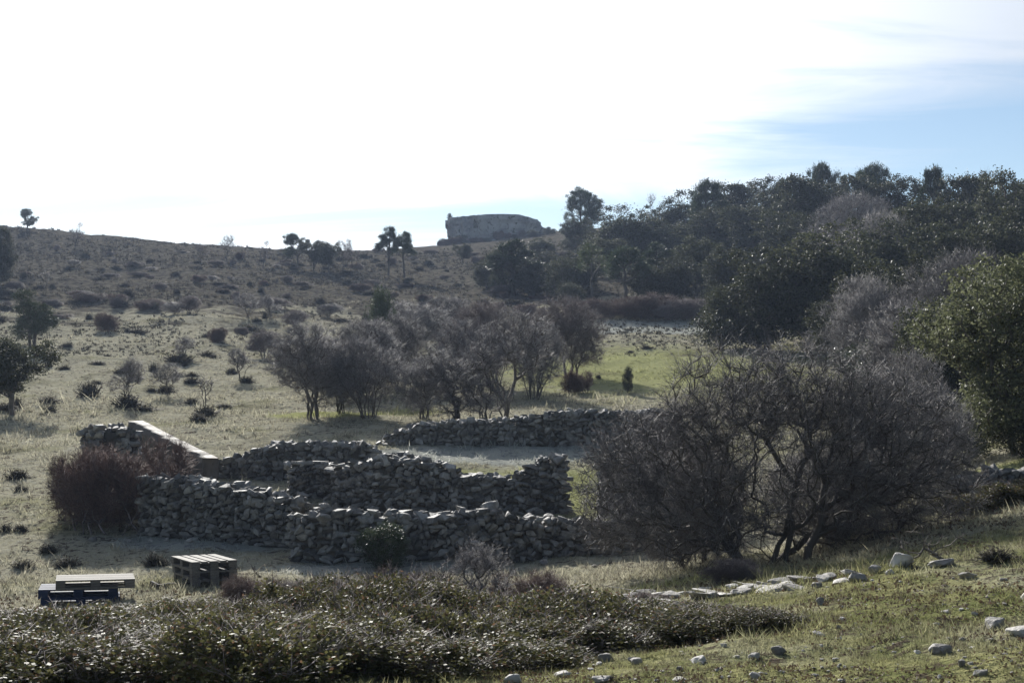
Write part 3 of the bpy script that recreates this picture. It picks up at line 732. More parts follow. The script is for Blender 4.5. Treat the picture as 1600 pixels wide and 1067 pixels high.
# ------------------------------------------------------------------ trees on and below the skyline
TREES = [
 # kind, name, label, category, px, top row, depth, width px
 ('pine', 'pine_tree', 'lone small pine standing on the bare left skyline', 'tree', 37, 326, 207, 30),
 ('bare_tree', 'bare_tree', 'tiny leafless tree on the skyline right of the lone pine', 'tree', 113, 346, 190, 26),
 ('oak', 'oak_tree', 'dark evergreen oak cut off by the left edge below the skyline', 'tree', -8, 352, 140, 60),
 ('bare_tree', 'bare_tree', 'slim leafless tree, left one of a pair on the middle left slope', 'tree', 312, 378, -420, 26),
 ('bare_tree', 'bare_tree', 'slim leafless tree, right one of a pair breaking the skyline', 'tree', 352, 366, -412, 32),
 ('bare_tree', 'bare_tree', 'thin leafless tree left of the dark skyline pine clump', 'tree', 408, 374, -418, 24),
 ('pine', 'pine_tree', 'pine at the left of the dark skyline clump, standing tallest', 'tree', 463, 364, -418, 40),
 ('oak_stem', 'oak_tree', 'dark rounded oak in the middle of the skyline clump', 'tree', 488, 376, -425, 44),
 ('oak_stem', 'oak_tree', 'dark oak at the right end of the skyline clump', 'tree', 512, 378, -427, 36),
 ('bare_tree', 'bare_tree', 'small bare tree just right of the skyline clump', 'tree', 535, 374, 168, 26),
 ('bare_tree', 'bare_tree', 'bare tree with pale forked top on the skyline saddle', 'tree', 549, 371, 170, 28),
 ('pine_tall', 'pine_tree', 'taller left pine of the pair on the skyline saddle', 'tree', 606, 353, -432, 44),
 ('pine_tall', 'pine_tree', 'right pine of the pair on the skyline saddle', 'tree', 631, 361, -434, 40),
 ('oak_stem', 'oak_tree', 'small round tree on the slope below the cliff', 'tree', 722, 381, -414, 30),
 ('juniper', 'juniper', 'small dark juniper perched on the left lip of the cliff', 'shrub', 702, 332, None, 9),
 ('pine_tall', 'pine_tree', 'dark broad pine in mid slope below the cliff', 'tree', 800, 374, -466, 90),
 ('oak', 'oak_tree', 'bushy oak just right of the dark mid slope pine', 'tree', 858, 392, 150, 60),
 ('juniper', 'juniper', 'green juniper mound on the slope right of the mid slope pine', 'shrub', 880, 400, 132, 62),
 ('pine', 'pine_tree', 'round-headed pine rising alone right of the cliff', 'tree', 908, 293, 205, 72),
 ('oak', 'oak_tree', 'wide dark oak right below the round-headed pine', 'tree', 970, 322, 165, 112),
 ('pine_pale', 'pine_tree', 'pale green pine with open branches in mid slope', 'tree', 925, 379, -466, 60),
 ('pine_tall', 'pine_tree', 'dense dark pine beside the pale green pine', 'tree', 978, 383, -484, 84),
 ('bare_tree', 'bare_tree', 'leafless tree against the sky right of the wide dark oak', 'tree', 1025, 302, 190, 34),
 ('oak', 'oak_tree', 'dark oak on the ridge right of the leafless skyline tree', 'tree', 1072, 299, 175, 118),
 ('pine_tall', 'pine_tree', 'pointed pine on the ridge above the shaded hollow', 'tree', 1108, 279, 165, 76),
 ('oak', 'oak_tree', 'rounded oak right of the pointed ridge pine', 'tree', 1152, 284, 175, 112),
 ('bare_tree', 'bare_tree', 'leafless tree between the ridge oaks', 'tree', 1194, 284, 180, 34),
 ('oak', 'oak_tree', 'dense oak on the ridge left of the twin pines', 'tree', 1236, 281, 165, 125),
 ('pine', 'pine_tree', 'left one of twin pines topping the wooded ridge', 'tree', 1300, 252, 165, 58),
 ('pine', 'pine_tree', 'right one of twin pines topping the wooded ridge, flat headed', 'tree', 1357, 254, 160, 66),
 ('oak', 'oak_tree', 'oak filling the ridge below the twin pines', 'tree', 1290, 273, 145, 150),
 ('oak', 'oak_tree', 'oak on the ridge just before the gap of sky', 'tree', 1393, 280, 140, 105),
 ('bare', 'bare_tree', 'brown leafless tree in the wood below the twin pines', 'tree', 1335, 300, 120, 120),
 ('pine_tall', 'pine_tree', 'dark pine right of the gap of sky', 'tree', 1465, 259, 130, 66),
 ('oak', 'oak_tree', 'oak on the ridge right of the gap of sky', 'tree', 1515, 269, 125, 125),
 ('oak', 'oak_tree', 'tall oak at the top right edge of the wood', 'tree', 1590, 270, 110, 150),
 ('bare_tree', 'bare_tree', 'leafless tree reaching into the sky near the right edge', 'tree', 1545, 262, 135, 36),
 ('oak', 'oak_tree', 'dark oak under the pine right of the gap of sky', 'tree', 1450, 318, 105, 160),
 ('oak', 'oak_tree', 'oak in the dark middle of the right-hand wood', 'tree', 1395, 340, 92, 150),
 ('oak', 'oak_tree', 'large oak at the left corner of the wood by the pasture', 'tree', 1195, 388, 82, 190),
 ('oak', 'oak_tree', 'great round oak behind the thorn bush', 'tree', 1290, 362, 84, 210),
 ('juniper', 'juniper', 'low evergreen shrub at the foot of the left corner oak', 'shrub', 1130, 446, 84, 70),
 ('oak', 'oak_tree', 'shadowed oak between the great round oak and the bare thicket', 'tree', 1400, 400, 66, 170),
 ('oak', 'oak_tree', 'shadowed oak above the pale bare thicket', 'tree', 1530, 330, 85, 180),
 ('bare', 'bare_tree', 'pale leafless thicket tree left of the big edge oak', 'tree', 1500, 392, 58, 150),
 ('bare', 'bare_tree', 'leafless tree in deep shade behind the thorn bush', 'tree', 1420, 470, 48, 170),
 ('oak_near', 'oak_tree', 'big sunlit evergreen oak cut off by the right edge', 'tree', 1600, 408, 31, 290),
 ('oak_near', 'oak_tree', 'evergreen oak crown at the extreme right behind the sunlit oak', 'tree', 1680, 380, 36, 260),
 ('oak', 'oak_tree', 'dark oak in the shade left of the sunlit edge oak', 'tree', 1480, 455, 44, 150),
 # middle ground
 ('bare', 'bare_shrub', 'large leafless many-stemmed shrub at the left of the thicket', 'shrub', 490, 504, 50.5, 118),
 ('bare', 'bare_shrub', 'leafless many-stemmed shrub second from the left in the thicket', 'shrub', 575, 528, 50.5, 105),
 ('bare', 'bare_shrub', 'small leafless shrub between the two big many-stemmed ones', 'shrub', 533, 548, 52.5, 80),
 ('bare', 'bare_shrub', 'leafless shrub standing behind the two many-stemmed shrubs', 'shrub', 560, 500, 60, 120),
 ('bare', 'bare_shrub', 'brown leafless shrub behind the middle of the thicket', 'shrub', 635, 470, -560, 120),
 ('juniper', 'juniper', 'dark evergreen bush at the upper left of the brown thicket', 'shrub', 592, 446, 80, 48),
 ('bare', 'bare_shrub', 'leafless clump of trunks in the middle of the slope thicket', 'shrub', 692, 462, -534, 92),
 ('bare_open', 'bare_tree', 'tall pale leafless tree above the back wall of the enclosure', 'tree', 795, 478, 48.5, 135),
 ('bare_open', 'bare_shrub', 'leaning open thorny shrub above the back wall', 'shrub', 712, 540, 47.5, 120),
 ('bare', 'bare_shrub', 'dense leafless shrub just behind the back wall', 'shrub', 662, 556, 50, 90),
 ('bare', 'bare_shrub', 'leafless shrub at the left edge of the sunlit pasture', 'shrub', 890, 464, -592, 105),
 ('bare', 'bare_shrub', 'leafless shrub behind the tall pale tree', 'shrub', 770, 470, 64, 110),
 ('bare', 'bare_tree', 'brownish leafless tree left of the gap of sky', 'tree', 1365, 330, 100, 110),
 ('bare', 'bare_tree', 'leafless tree in front of the shadowed oaks on the right', 'tree', 1350, 430, 60, 120),
 ('oak', 'oak_tree', 'evergreen oak left of the dark mid slope pine', 'tree', 762, 405, -452, 56),
 ('oak', 'oak_tree', 'evergreen oak in front of the dark mid slope pine', 'tree', 828, 412, -466, 66),
 ('oak', 'oak_tree', 'evergreen oak between the dark mid slope pine and the pale pine', 'tree', 878, 408, -450, 66),
 ('juniper', 'juniper', 'dark bush left of the pale green pine', 'shrub', 893, 440, -476, 50),
 ('oak', 'oak_tree', 'evergreen oak behind the dense dark pine', 'tree', 955, 372, 150, 80),
 ('oak', 'oak_tree', 'evergreen oak right of the dense dark pine', 'tree', 1012, 412, -478, 56),
 ('oak', 'oak_tree', 'evergreen oak on the slope right below the cliff', 'tree', 845, 372, 185, 46),
 ('oak', 'oak_tree', 'evergreen oak under the round-headed pine', 'tree', 905, 345, 185, 60),
 ('oak', 'oak_tree', 'dark oak on the shaded slope below the pointed ridge pine', 'tree', 1090, 372, 128, 96),
 ('oak', 'oak_tree', 'dark oak on the shaded slope beside the left corner oak', 'tree', 1138, 385, 112, 90),
 ('oak', 'oak_tree', 'dark oak on the shaded slope above the brown shrubs', 'tree', 1052, 402, 118, 74),
 ('pine_tall', 'pine_tree', 'dark pine on the shaded slope right of the dense dark pine', 'tree', 1030, 378, 130, 64),
 ('oak', 'oak_tree', 'dark oak behind the dark mid slope pine', 'tree', 790, 392, 140, 60),
 ('oak', 'oak_tree', 'dark oak left of the pale green pine', 'tree', 905, 392, 135, 70),
 ('bare', 'bare_shrub', 'leafless shrub filling the upper left of the slope thicket', 'shrub', 612, 492, 64, 100),
 ('bare', 'bare_shrub', 'leafless shrub in the heart of the slope thicket', 'shrub', 735, 498, 60, 100),
 ('bare_open', 'bare_shrub', 'low open shrub directly behind the back wall, left of the tall pale tree', 'shrub', 755, 585, 46.5, 90),
 ('bare', 'bare_shrub', 'leafless shrub at the right of the slope thicket', 'shrub', 835, 500, 58, 80),
 ('brush', 'brown_bush', 'rounded brown bush at the left edge of the sunlit pasture', 'bush', 902, 578, -616, 46),
 ('juniper', 'dark_bush', 'small upright dark bush standing alone in the sunlit pasture', 'bush', 981, 572, -614, 20),
 ('brush', 'brown_bush', 'brown shrubs under the dense dark pine', 'bush', 1010, 460, -498, 110),
 ('brush', 'brown_bush', 'brown shrubs along the top of the shaded pasture corner', 'bush', 1075, 468, -502, 90),
 ('brush', 'brown_bush', 'brown shrubs under the pale green pine', 'bush', 935, 468, -500, 90),
 # left meadow
 ('oak_stem', 'oak_tree', 'small round oak on a short leaning trunk at the left edge', 'tree', 18, 527, -652, 128),
 ('spreading_pine', 'pine_tree', 'low spreading pine with drooping side boughs at the left', 'tree', 48, 452, -545, 122),
 ('bare_open', 'bare_shrub', 'twiggy bare shrub on a dark cushion in the left meadow', 'shrub', 195, 556, -634, 56),
 ('bare_open', 'bare_shrub', 'twiggy bare shrub right of the one on the dark cushion', 'shrub', 260, 566, -620, 50),
 ('sapling', 'sapling', 'thin bare sapling growing out of a dark cushion', 'tree', 320, 582, -646, 34),
 ('bare_open', 'bare_shrub', 'small bare shrub left of the many-stemmed thicket', 'shrub', 374, 543, -598, 46),
 ('bare_open', 'bare_shrub', 'little round bare shrub on a mound in the left meadow', 'shrub', 285, 524, -562, 34),
 ('bare', 'bare_shrub', 'purplish bare shrub left behind the many-stemmed thicket', 'shrub', 413, 516, -560, 46),
 ('bare_open', 'bare_shrub', 'bare shrubs in the middle of the upper left slope, left one', 'shrub', 385, 458, -500, 44),
 ('bare_open', 'bare_shrub', 'bare shrubs in the middle of the upper left slope, right one', 'shrub', 422, 460, -500, 40),
 ('bare', 'bare_shrub', 'dark bare shrub near the upper slope pair, left of them', 'shrub', 293, 462, -492, 30),
 ('sapling', 'sapling', 'thin bare sapling high on the far left slope', 'tree', 68, 420, -456, 26),
 ('brush', 'brown_bush', 'reddish round bush in the middle of the left meadow', 'bush', 338, 511, -536, 34),
 ('brush', 'brown_bush', 'dark round bush with a twiggy top in the left meadow', 'bush', 163, 488, -519, 38),
 ('brush', 'brown_bush', 'wide reddish bush on the upper left slope', 'bush', 137, 456, -474, 50),
 ('brush', 'brown_bush', 'small brown bush right of the reddish round bush', 'bush', 377, 511, -526, 22),
 ('bare', 'bare_shrub', 'small dark bare shrub on the slope under the pine pair', 'shrub', 460, 484, -512, 34),
 ('bare', 'bare_shrub', 'bare shrub under the skyline pine pair, to their left', 'shrub', 512, 474, -498, 36),
]
for (kind, name, label, cat, px, top, d, wpx) in TREES:
    if d is None:
        dd = 254.; z = zof(343, dd); x = xof(px, dd); h = zof(top, dd) - z
        plant(kind, name, label, cat, Vector((x, dd + 1, z - .4)), h + .4, wpx / F * dd); continue
    wpx *= 1.16 if kind == 'bare' else 1
    plant_px(kind, name, label, cat, px, top, d if d > 0 else None, -d, wpx)
for i, (px, top, d, w) in enumerate([(1110, 330, 160, 110), (1190, 318, 150, 120), (1030, 345, 165, 90), (1250, 330, 130, 130)]):
    plant_px('oak', 'oak_tree', ['dark oak under the pointed ridge pine', 'dark oak at the ridge top above the sunlit clearing', 'low dark oak right of the wide dark oak', 'broad dark oak below the dense ridge oak'][i], 'tree', px, top, d, None, w)
plant_px('thorn', 'thorn_bush', 'dense dark brushwood under the left side of the great thorn bush', 'bush', 1085, 670, 24.6, None, 190, var=1, rz=4.0)
plant_px('thorn', 'thorn_bush', 'dark tangle of stems under the right side of the great thorn bush', 'bush', 1300, 690, 24.8, None, 260, var=1, rz=1.0)
rk = random.Random(4)
for i in range(16):
    px = 690 + i * 11.5 + rk.uniform(-5, 5); p = at(px, rk.uniform(243, 247))
    plant(rk.choice(['juniper', 'brush', 'oak']), 'cliff_shrub', 'small dark shrub growing along the foot of the cliff', 'shrub', p, rk.uniform(.6, 1.7), rk.uniform(1.2, 2.6), group='shrubs at the foot of the cliff')
# bracken-brown bramble heap and the thorn bushes
plant_px('brush', 'bramble', 'large reddish brown bramble heap at the left end of the ruin', 'bramble', 190, 688, 30.6, None, 205, var=0, rz=.4)
plant_px('brush', 'bramble', 'smaller bramble mound at the left flank of the large heap', 'bramble', 125, 706, 31.5, None, 90, var=1, rz=1.4)
plant_px('thorn', 'thorn_bush', 'great leafless grey thorn bush in front of the ruin', 'bush', 1218, 534, 22.5, None, 500, var=0, rz=0)
plant_px('thorn', 'thorn_bush', 'second leafless thorn thicket behind the great thorn bush', 'bush', 1412, 552, 27.5, None, 200, var=1, rz=.5)
plant_px('thorn', 'thorn_bush', 'low thorny brushwood at the foot of the back wall', 'bush', 1030, 640, 31.0, None, 130, var=1, rz=2.5)
plant_px('juniper', 'dark_bush', 'rounded black-green bush against the face of the front wall', 'bush', 603, 815, 26.6, None, 80)
plant_px('brush', 'brown_bush', 'small twiggy grey bush in front of the great thorn bush', 'bush', 1150, 872, 19.3, None, 90)
plant_px('brush', 'brown_bush', 'low grey twiggy tuft among the pale ledge stones', 'bush', 1015, 925, 16.5, None, 60)
for i, (px, top, d, w) in enumerate([(1500, 768, 23.6, 120), (1575, 752, 23.8, 130), (1640, 745, 24, 120)]):
    plant_px('scrub', 'oak_scrub', ['left one of the low evergreen bushes on the bank under the big edge oak', 'middle one of the low evergreen bushes on the bank under the big edge oak', 'last low evergreen bush on the bank, cut off at the right edge'][i], 'bush', px, top, d, None, w)
plant_px('juniper', 'juniper', 'dark evergreen shrub filling the shade under the big sunlit oak', 'shrub', 1595, 618, 30.5, None, 130)
plant_px('juniper', 'juniper', 'dark evergreen shrub between the thorn thicket and the big sunlit oak', 'shrub', 1505, 628, 33, None, 110)
plant_px('cushion', 'prostrate_juniper', 'flat dark juniper mat in the grass at the right', 'shrub', 1552, 851, 15.7, None, 62)

# ------------------------------------------------------------------ foreground scrub
rs = random.Random(77)
spots = []
for row, (d, x0, x1, step) in enumerate([(19.5, -40, 110, 95), (18.2, -60, 330, 95), (17.0, -60, 560, 90), (16.0, 120, 900, 88), (15.0, -80, 960, 92), (14.0, -60, 1090, 96), (13.0, -100, 1290, 102), (12.0, -100, 1300, 108), (11.2, -90, 860, 112), (10.5, -60, 700, 118)]):
    px = x0
    while px < x1:
        spots.append((px + rs.uniform(-25, 25), d + rs.uniform(-.35, .35))); px += step * rs.uniform(.8, 1.15)
for px, d in spots:
    p = at(px, d); h = rs.choice([.24, .32, .38, .44, .52, .62]) * rs.uniform(.9, 1.1) * (1.12 if 350 < px < 950 else 1.0)
    lim = np.interp(px, [0, 100, 200, 300, 400, 500, 600, 700, 800, 900, 960, 1000, 1100, 1200, 1280], [955, 957, 945, 938, 912, 898, 892, 882, 898, 900, 912, 938, 944, 948, 962])
    h = min(h * (.72 if d < 12.2 else 1), zof(lim, d) - p.z)
    if h < .14: continue
    plant('scrub', 'oak_scrub', 'low glossy-leaved evergreen bush in the foreground thicket', 'bush', p, h, min(rs.uniform(.95, 1.45), h * 4.0), group='evergreen bushes of the foreground thicket')
plant_px('bare_open', 'bare_shrub', 'tall thin twiggy shrub sticking up from the middle of the foreground thicket', 'shrub', 742, 842, 16.6, None, 100)
plant_px('sapling', 'bare_shrub', 'thin dry stems sticking up left of the tall twiggy shrub', 'shrub', 688, 868, 16.8, None, 50)
plant_px('brush', 'brown_bush', 'reddish dry brush behind the foreground thicket beside the right pallets', 'bush', 400, 898, 19.6, None, 110)
plant_px('brush', 'brown_bush', 'dry grey brush behind the foreground thicket in front of the wall', 'bush', 500, 902, 19.2, None, 120)
plant_px('brush', 'brown_bush', 'dry grey brush left of the tall twiggy shrub', 'bush', 640, 885, 18.8, None, 130)
plant_px('brush', 'brown_bush', 'dry grey brush right of the tall twiggy shrub', 'bush', 830, 893, 18.6, None, 120)

# ------------------------------------------------------------------ cushions dotted over the slope
rc = random.Random(9); cush = []
fixed = [(140, 620, 40, 22), (200, 640, 48, 18), (75, 630, 36, 10), (78, 645, 24, 12), (322, 652, 44, 16), (280, 568, 50, 14), (362, 585, 22, 10), (258, 615, 30, 12), (236, 612, 20, 6), (385, 600, 26, 10), (310, 660, 30, 12), (150, 600, 20, 6), (100, 578, 22, 7), (300, 630, 26, 8), (35, 830, 26, 10), (80, 862, 34, 12), (245, 885, 40, 18), (40, 890, 40, 12), (110, 885, 46, 14), (30, 750, 40, 14), (35, 770, 26, 10), (12, 832, 24, 12), (1010, 545, 18, 5), (985, 553, 12, 4), (935, 592, 10, 6)]
for px, py, w, h in fixed: cush.append((px, py, w, h))
while len(cush) < 120:
    px = rc.uniform(-20, 900); py = 395 + 250 * rc.random() ** 1.4
    if px > 420 + (py < 520) * 450: continue
    sc = (py - 330) / 300
    cush.append((px, py, rc.uniform(12, 40) * (.45 + .6 * sc), rc.uniform(5, 14) * (.5 + .6 * sc)))
for px, py, w, h in cush:
    p = P(px, py)
    plant('cushion', 'cushion_shrub', 'low dark cushion shrub dotting the grassy slope on the left', 'shrub', p - Vector((0, 0, .02)), h / F * p.y * 1.25, w / F * p.y, group='cushion shrubs on the grassy slope')
# heath and thorn bushes on the upper slope and under the wood
rb = random.Random(21)
for i in range(100):
    px = rb.uniform(0, 900); py = rb.uniform(392, 500)
    p = P(px, py)
    if p.y > 230: continue
    plant(rb.choice(['brush', 'brush', 'cushion', 'bare']), 'heath_bush', 'small brown heath bush high on the upper slope', 'bush', p, rb.uniform(.3, 1.0), rb.uniform(.8, 2.4), group='heath bushes on the upper slope')
for i in range(34):
    px = rb.uniform(960, 1640); d = rb.uniform(95, 160); p = at(px, d)
    plant(rb.choice(['oak', 'oak', 'juniper', 'bare']), 'woodland_tree', 'dark understorey tree deep inside the right-hand wood', 'tree', p, rb.uniform(1.8, 4.2), rb.uniform(3, 6), group='understorey trees of the wood') if px > 1200 else None
for i in range(16):
    px = rb.uniform(1260, 1620); d = rb.uniform(42, 80); p = at(px, d)
    plant(rb.choice(['bare', 'oak', 'juniper']), 'woodland_tree', 'dark shaded tree at the near foot of the right-hand wood', 'tree', p, rb.uniform(1.8, 3.4), rb.uniform(2.6, 4), group='shaded trees at the foot of the wood')

# ------------------------------------------------------------------ pallets
def box(name, dims, mat):
    bm = bmesh.new(); bmesh.ops.create_cube(bm, size=1)
    for v in bm.verts: v.co = Vector((v.co.x * dims[0], v.co.y * dims[1], v.co.z * dims[2]))
    bmesh.ops.bevel(bm, geom=bm.edges[:], offset=.003, segments=1)
    me = bpy.data.meshes.new(name); bm.to_mesh(me); bm.free(); me.materials.append(mat); return me
PAL = {}
for key, mt in (('wood', M['wood']), ('blue', M['wood_blue'])):
    PAL[key] = dict(wide=box('board', (1.2, .145, .022), mt), nar=box('board', (1.2, .10, .022), mt), cross=box('board', (.145, .8, .022), mt), block=box('block', (.145, .145, .078), mt), block2=box('block', (.145, .10, .078), mt))
def pallet(key, label, loc, rz, tilt=(0, 0), group=None):
    e = tag(ob('pallet', None, None, loc, (tilt[0], tilt[1], rz)), label, 'pallet'); p = PAL[key]
    for y, m in ((-.3275, 'wide'), (0, 'wide'), (.3275, 'wide'), (-.165, 'nar'), (.165, 'nar')):
        ob('top_board', p[m], e, (0, y, .133))
    for x in (-.5275, 0, .5275): ob('cross_board', p['cross'], e, (x, 0, .1105))
    for y in (-.3275, 0, .3275):
        for x in (-.5275, 0, .5275): ob('block', p['block'], e, (x, y, .061))
        ob('bottom_board', p['wide'] if y == 0 else p['nar'], e, (0, y * 1.06, .011))
    return e
a_ = P(136, 944); a_.z -= .03
pallet('blue', 'blue pallet at the very bottom of the left pallet stack', a_ + Vector((-.06, .02, .0)), math.radians(16), (.0, .01))
pallet('blue', 'blue middle pallet of the left stack, jutting out on the left', a_ + Vector((-.10, .05, .146)), math.radians(15), (.0, .01))
pallet('wood', 'pale weathered pallet on top of the left stack', a_ + Vector((.16, .04, .292)), math.radians(17), (.0, .008))
b_ = P(322, 907); b_.z -= .05
for i, l in enumerate(('dark wooden pallet at the bottom of the right stack, sunk in grass', 'dark wooden pallet in the middle of the right stack', 'pale-topped pallet on top of the right stack')):
    pallet('wood', l, b_ + Vector((.02 * (1 - i), .01 * i, .146 * i)), math.radians(-62 + i), (.0, .0))

# ------------------------------------------------------------------ rocks
def rock(label, px, py, wpx, hpx, seed=0, group=None, d_over_w=.9, sink=.25, name='rock', rz=None, cat='rock'):
    r = random.Random(seed * 7 + int(px)); p = P(px, py + 2); w = .9 * wpx / F * p.y; h = .9 * hpx / F * p.y
    o = ob(name, ROCKS[r.randrange(len(ROCKS))], None, (p.x, p.y + w * .3, p.z + h * (.42 - sink)), (r.uniform(-.25, .25), r.uniform(-.25, .25), r.uniform(0, 6.28) if rz is None else rz),
           (w * 1.15, w * d_over_w * 1.15, h * 1.5))
    return tag(o, label, cat, group)
BIG = [('angular brown rock, left one of two at the right edge', 1553, 985, 42, 32), ('broad rock right of the angular brown one, cut by the right edge', 1588, 994, 40, 24),
 ('pale upright rock at the right edge above the brown pair', 1594, 938, 20, 24), ('largest pale boulder beside the dead branches', 1408, 884, 46, 28), ('flat pale slab in front of the dead branches', 1472, 882, 56, 14),
 ('long flat grey rock right of the dead branches', 1517, 901, 44, 12), ('dark round boulder left of the largest pale boulder', 1366, 895, 24, 20), ('dark brown boulder at the end of the pale stone ledge', 1340, 908, 30, 20),
 ('small rock in front of the largest pale boulder', 1390, 896, 20, 14), ('small upright pointed stone in the grass beside the thicket', 1279, 944, 15, 18), ('dark rock with a lit top, left of the bottom right rocks', 1467, 1020, 38, 22),
 ('blocky pale rock near the bottom right', 1494, 1044, 22, 15), ('rounded grey rock below the blocky pale one', 1528, 1056, 28, 14), ('dark rock beside the lower right tip of the thicket', 1213, 1022, 26, 20),
 ('white rock at the bottom edge centre, cut by the frame', 800, 1066, 34, 22), ('bluish rock half under the thicket', 945, 1030, 26, 18), ('flat pale rock at the bottom edge centre right', 940, 1064, 40, 14),
 ('dark rock with a lit rim in the turf below the thicket', 1090, 1036, 32, 14), ('pale pointed rock right of the dark rimmed one', 1177, 1031, 22, 14), ('bluish rock at the bottom edge right of centre', 1176, 1058, 22, 14),
 ('pale stone at the far end of the foreground thicket tip', 1276, 994, 24, 10), ('flat pale stone under the pale pointed rock', 1060, 1064, 28, 10), ('rock just right of the bluish one under the thicket', 994, 1036, 22, 14), ('rock in front of the thicket near the bottom edge', 880, 1058, 36, 14),
 ('dark brown stone standing in the grass below the front wall', 560, 898, 16, 16), ('flat pale stone lying at the foot of the front wall', 492, 862, 22, 10), ('pale stone among grass at the foot of the front wall', 848, 884, 16, 12),
 ('grey mossy boulder at the right foot of the great thorn bush', 1305, 842, 44, 22)]
for i, (l, px, py, w, h) in enumerate(BIG): rock(l, px, py, w, h, i)
rr = random.Random(31)
for i in range(46):   # the pale ledge
    t = rr.random(); px = 978 + 355 * t; py = 946 - 44 * t + rr.uniform(-9, 8)
    rock('pale flat stone in the stone ledge running in from the right', px, py, rr.uniform(20, 56), rr.uniform(6, 14), 50 + i, 'stones of the pale ledge', 1.1, .3, 'ledge_stone')
n = 0
while n < 180:
    px = rr.uniform(880, 1600); py = rr.uniform(905, 1066)
    if py < 1000 and px < 1290: continue
    if py < 1015 and px < 1000: continue
    s = rr.choice([3, 4, 5, 6, 7, 8, 10, 13])
    rock('small pale stone scattered in the turf at lower right', px, py, s, s * rr.uniform(.35, .7), 100 + n, 'small stones scattered in the turf', .9, .3, 'stone'); n += 1
for i in range(46):
    px = rr.uniform(140, 960); py = rr.uniform(800, 872) + (px - 250) * .02
    if px < 460: py = rr.uniform(795, 850)
    elif py < 846: py = rr.uniform(850, 890)
    s = rr.uniform(5, 16)
    rock('fallen wall stone on the ground before the ruin', px, py, s, s * rr.uniform(.5, .8), 200 + i, 'fallen stones before the ruin', .9, .25, 'stone')
for i in range(60):
    px = rr.uniform(330, 530); d = rr.uniform(30.2, 33.5); p = at(px, d); s = rr.uniform(.12, .34)
    o = ob('rubble_stone', ROCKS[rr.randrange(9)], None, p + Vector((0, 0, s * .15 + rr.uniform(0, .12))), (rr.uniform(-.4, .4), rr.uniform(-.4, .4), rr.uniform(0, 6)), (s * 1.3, s, s * .8))
    tag(o, 'loose stone in the rubble inside the left part of the ruin', 'stone', 'rubble inside the ruin')

# dead wood
def dead_branch(label, px, py, wpx, hpx, seed, name='dead_branch', nodes=26):
    rng = np.random.default_rng(seed); p = P(px, py); w = wpx / F * p.y; h = hpx / F * p.y
    att = np.stack([rng.uniform(-.5, .5, nodes) * w, rng.uniform(-.3, .3, nodes) * w, rng.uniform(.1, 1, nodes) ** 1.5 * h], 1)
    S = skeleton(rng, att, [stemchain(rng, (.3 * w, 0, 0), (-.1 * w, 0, h * .4), 4, .02 * w)], .3)
    body = limbs(rng, S, .006, .42, .14, 5)
    tw = twigs(rng, S[0][4:], rdir(rng, nodes), 2, h * .5, .005, .5, 1, .3)
    e = tag(ob(name, None, None, p), label, 'branch')
    ob('limbs', mesh_np('limbs', *body, M['deadwood']), e); ob('twigs', mesh_np('twigs', *tw, M['bark']), e)
dead_branch('fallen dead branches lying over the pale boulders at the right', 1450, 880, 110, 48, 3)
dead_branch('crooked dead stem standing in the grass right of the right pallet stack', 402, 903, 28, 30, 5, nodes=9)
def log():
    rp = [(240, 917), (252, 920), (266, 921), (280, 922), (294, 920), (308, 916), (322, 910)]
    pts = [P(*q) for q in rp]; c = pts[0]
    A = np.array([list(q - c + Vector((0, 0, .03 + .02 * math.sin(i * 2)))) for i, q in enumerate(pts)])
    r = np.linspace(.032, .012, 7)
    V, Fq = tubes(A[:-1], A[1:], r[:-1], r[1:], 7)
    tag(ob('dead_pole', mesh_np('dead_pole', V, Fq, M['deadwood'], True), None, c), 'bent grey pole lying on the ground before the right pallet stack', 'branch')
log()

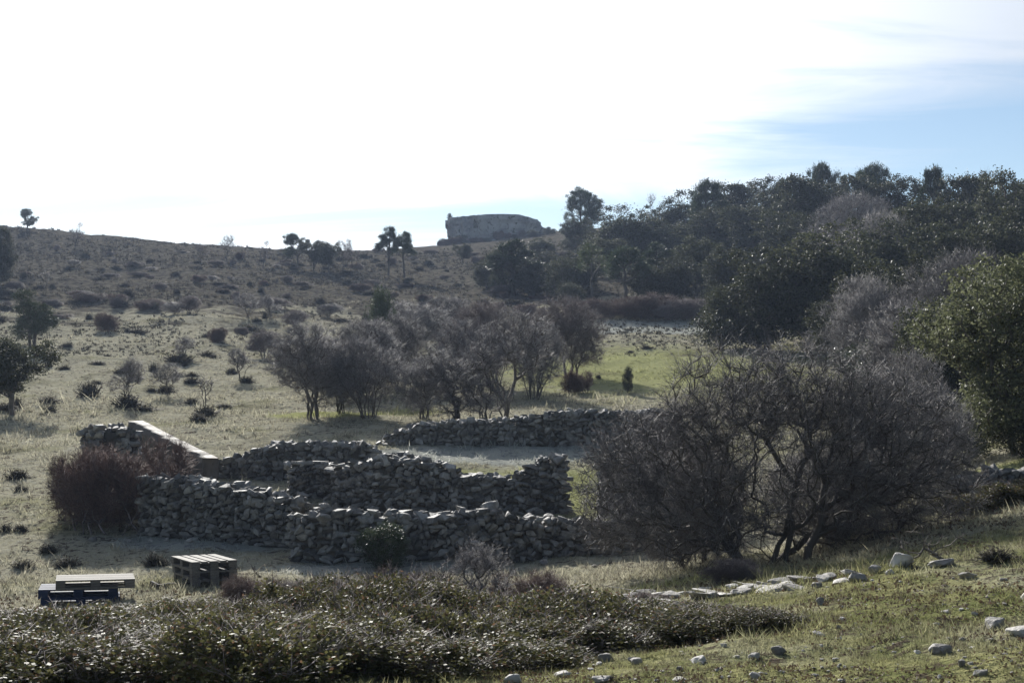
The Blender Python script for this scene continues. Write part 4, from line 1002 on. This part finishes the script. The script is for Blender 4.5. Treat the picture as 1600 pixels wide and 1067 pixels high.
# ------------------------------------------------------------------ grass
def grass():
    rng = np.random.default_rng(8)
    def blades(n, d0, d1, s0, per, wid, thr, seed, px0=-350, px1=2000, cf=1.3):
        u = rng.uniform(0, 1, n); d = d0 * (d1 / d0) ** u; px = rng.uniform(px0, px1, n)
        x = (px - 800) / F * d; keep = fbm(x * cf, d * cf, 3, seed) + rng.normal(size=n) * .12 > thr
        x, d = x[keep], d[keep]; n = len(x)
        x = np.repeat(x, per) + rng.normal(size=n * per) * .5 * s0 * np.repeat(d, per); y = np.repeat(d, per) + rng.normal(size=n * per) * .5 * s0 * np.repeat(d, per)
        z = H(x, y); s = s0 * np.repeat(d, per) * rng.uniform(.5, 1.3, n * per) * (1 + 1.6 * np.clip(fbm(x * .9, y * .9, 2, 3), 0, 1))
        a = rng.uniform(0, 6.28, n * per); b = np.stack([np.cos(a), np.sin(a), 0 * a], 1)
        tip = np.stack([rng.normal(size=n * per) * .55, rng.normal(size=n * per) * .55, np.ones(n * per)], 1)
        p = np.stack([x, y, z - .01], 1); ww = (s * wid)[:, None]
        V = np.stack([p - b * ww, p + b * ww, p + tip * s[:, None]], 1).reshape(-1, 3)
        return V, np.arange(len(x) * 3).reshape(-1, 3)
    V, Fl = join_np([blades(50000, 7.5, 26, .0034, 5, .10, -.10, 1), blades(5000, 7.5, 26, .0075, 9, .05, .06, 3), blades(30000, 24, 60, .0024, 5, .12, -.05, 2), blades(4000, 24, 60, .005, 8, .08, .08, 6)])
    tag(ob('grass', mesh_np('grass', V, Fl, M['grass'])), 'short pale green and straw coloured grass of the turf', 'grass', kind='stuff')
    n = 60000; d = 7.5 * (24 / 7.5) ** rng.uniform(0, 1, n); px = rng.uniform(-150, 1750, n); x = (px - 800) / F * d
    k = fbm(x * 1.1, d * 1.1, 3, 12) + rng.normal(size=n) * .06 > .02; x, d = x[k], d[k]
    V, Fl = leaves(rng, np.stack([x, d, H(x, d) + .012], 1), .0026 * d, .6, np.array([[0, 0, .0]]), 0)
    tag(ob('leaf_litter', mesh_np('leaf_litter', V, Fl, M['brown_leaf'])), 'brown leaf litter lying in the turf', 'leaves', kind='stuff')
    V, Fl = join_np([blades(34000, 80, 215, .0013, 9, .24, .0, 15, cf=.11)])
    tag(ob('heather', mesh_np('heather', V, Fl, M['cushion'])), 'low dark heather covering the upper hillside', 'heather', kind='stuff')
    V, Fl = join_np([blades(26000, 55, 205, .0013, 8, .22, .0, 5, cf=.16)])
    tag(ob('tussocks', mesh_np('tussocks', V, Fl, M['grass'])), 'dry grass and heath tussocks covering the far hillside', 'grass', kind='stuff')
grass()

# ------------------------------------------------------------------ air
def haze():
    bm = bmesh.new(); bmesh.ops.create_cube(bm, size=1)
    zs = [-14, 62]
    me = bpy.data.meshes.new('haze')
    for v in bm.verts: v.co = Vector((v.co.x * 3200, v.co.y * 3200, zs[0] if v.co.z < 0 else zs[1]))
    bm.to_mesh(me); bm.free()
    m, t, o = newmat('haze_air'); pv = nd(t, 'ShaderNodeVolumePrincipled')
    pv.inputs['Color'].default_value = (.55, .70, 1, 1); pv.inputs['Density'].default_value = .00026; pv.inputs['Anisotropy'].default_value = .3
    t.links.new(pv.outputs[0], o.inputs['Volume']); me.materials.append(m)
    tag(ob('haze', me), 'thin bluish winter haze over the valley', 'haze', kind='stuff')
haze()
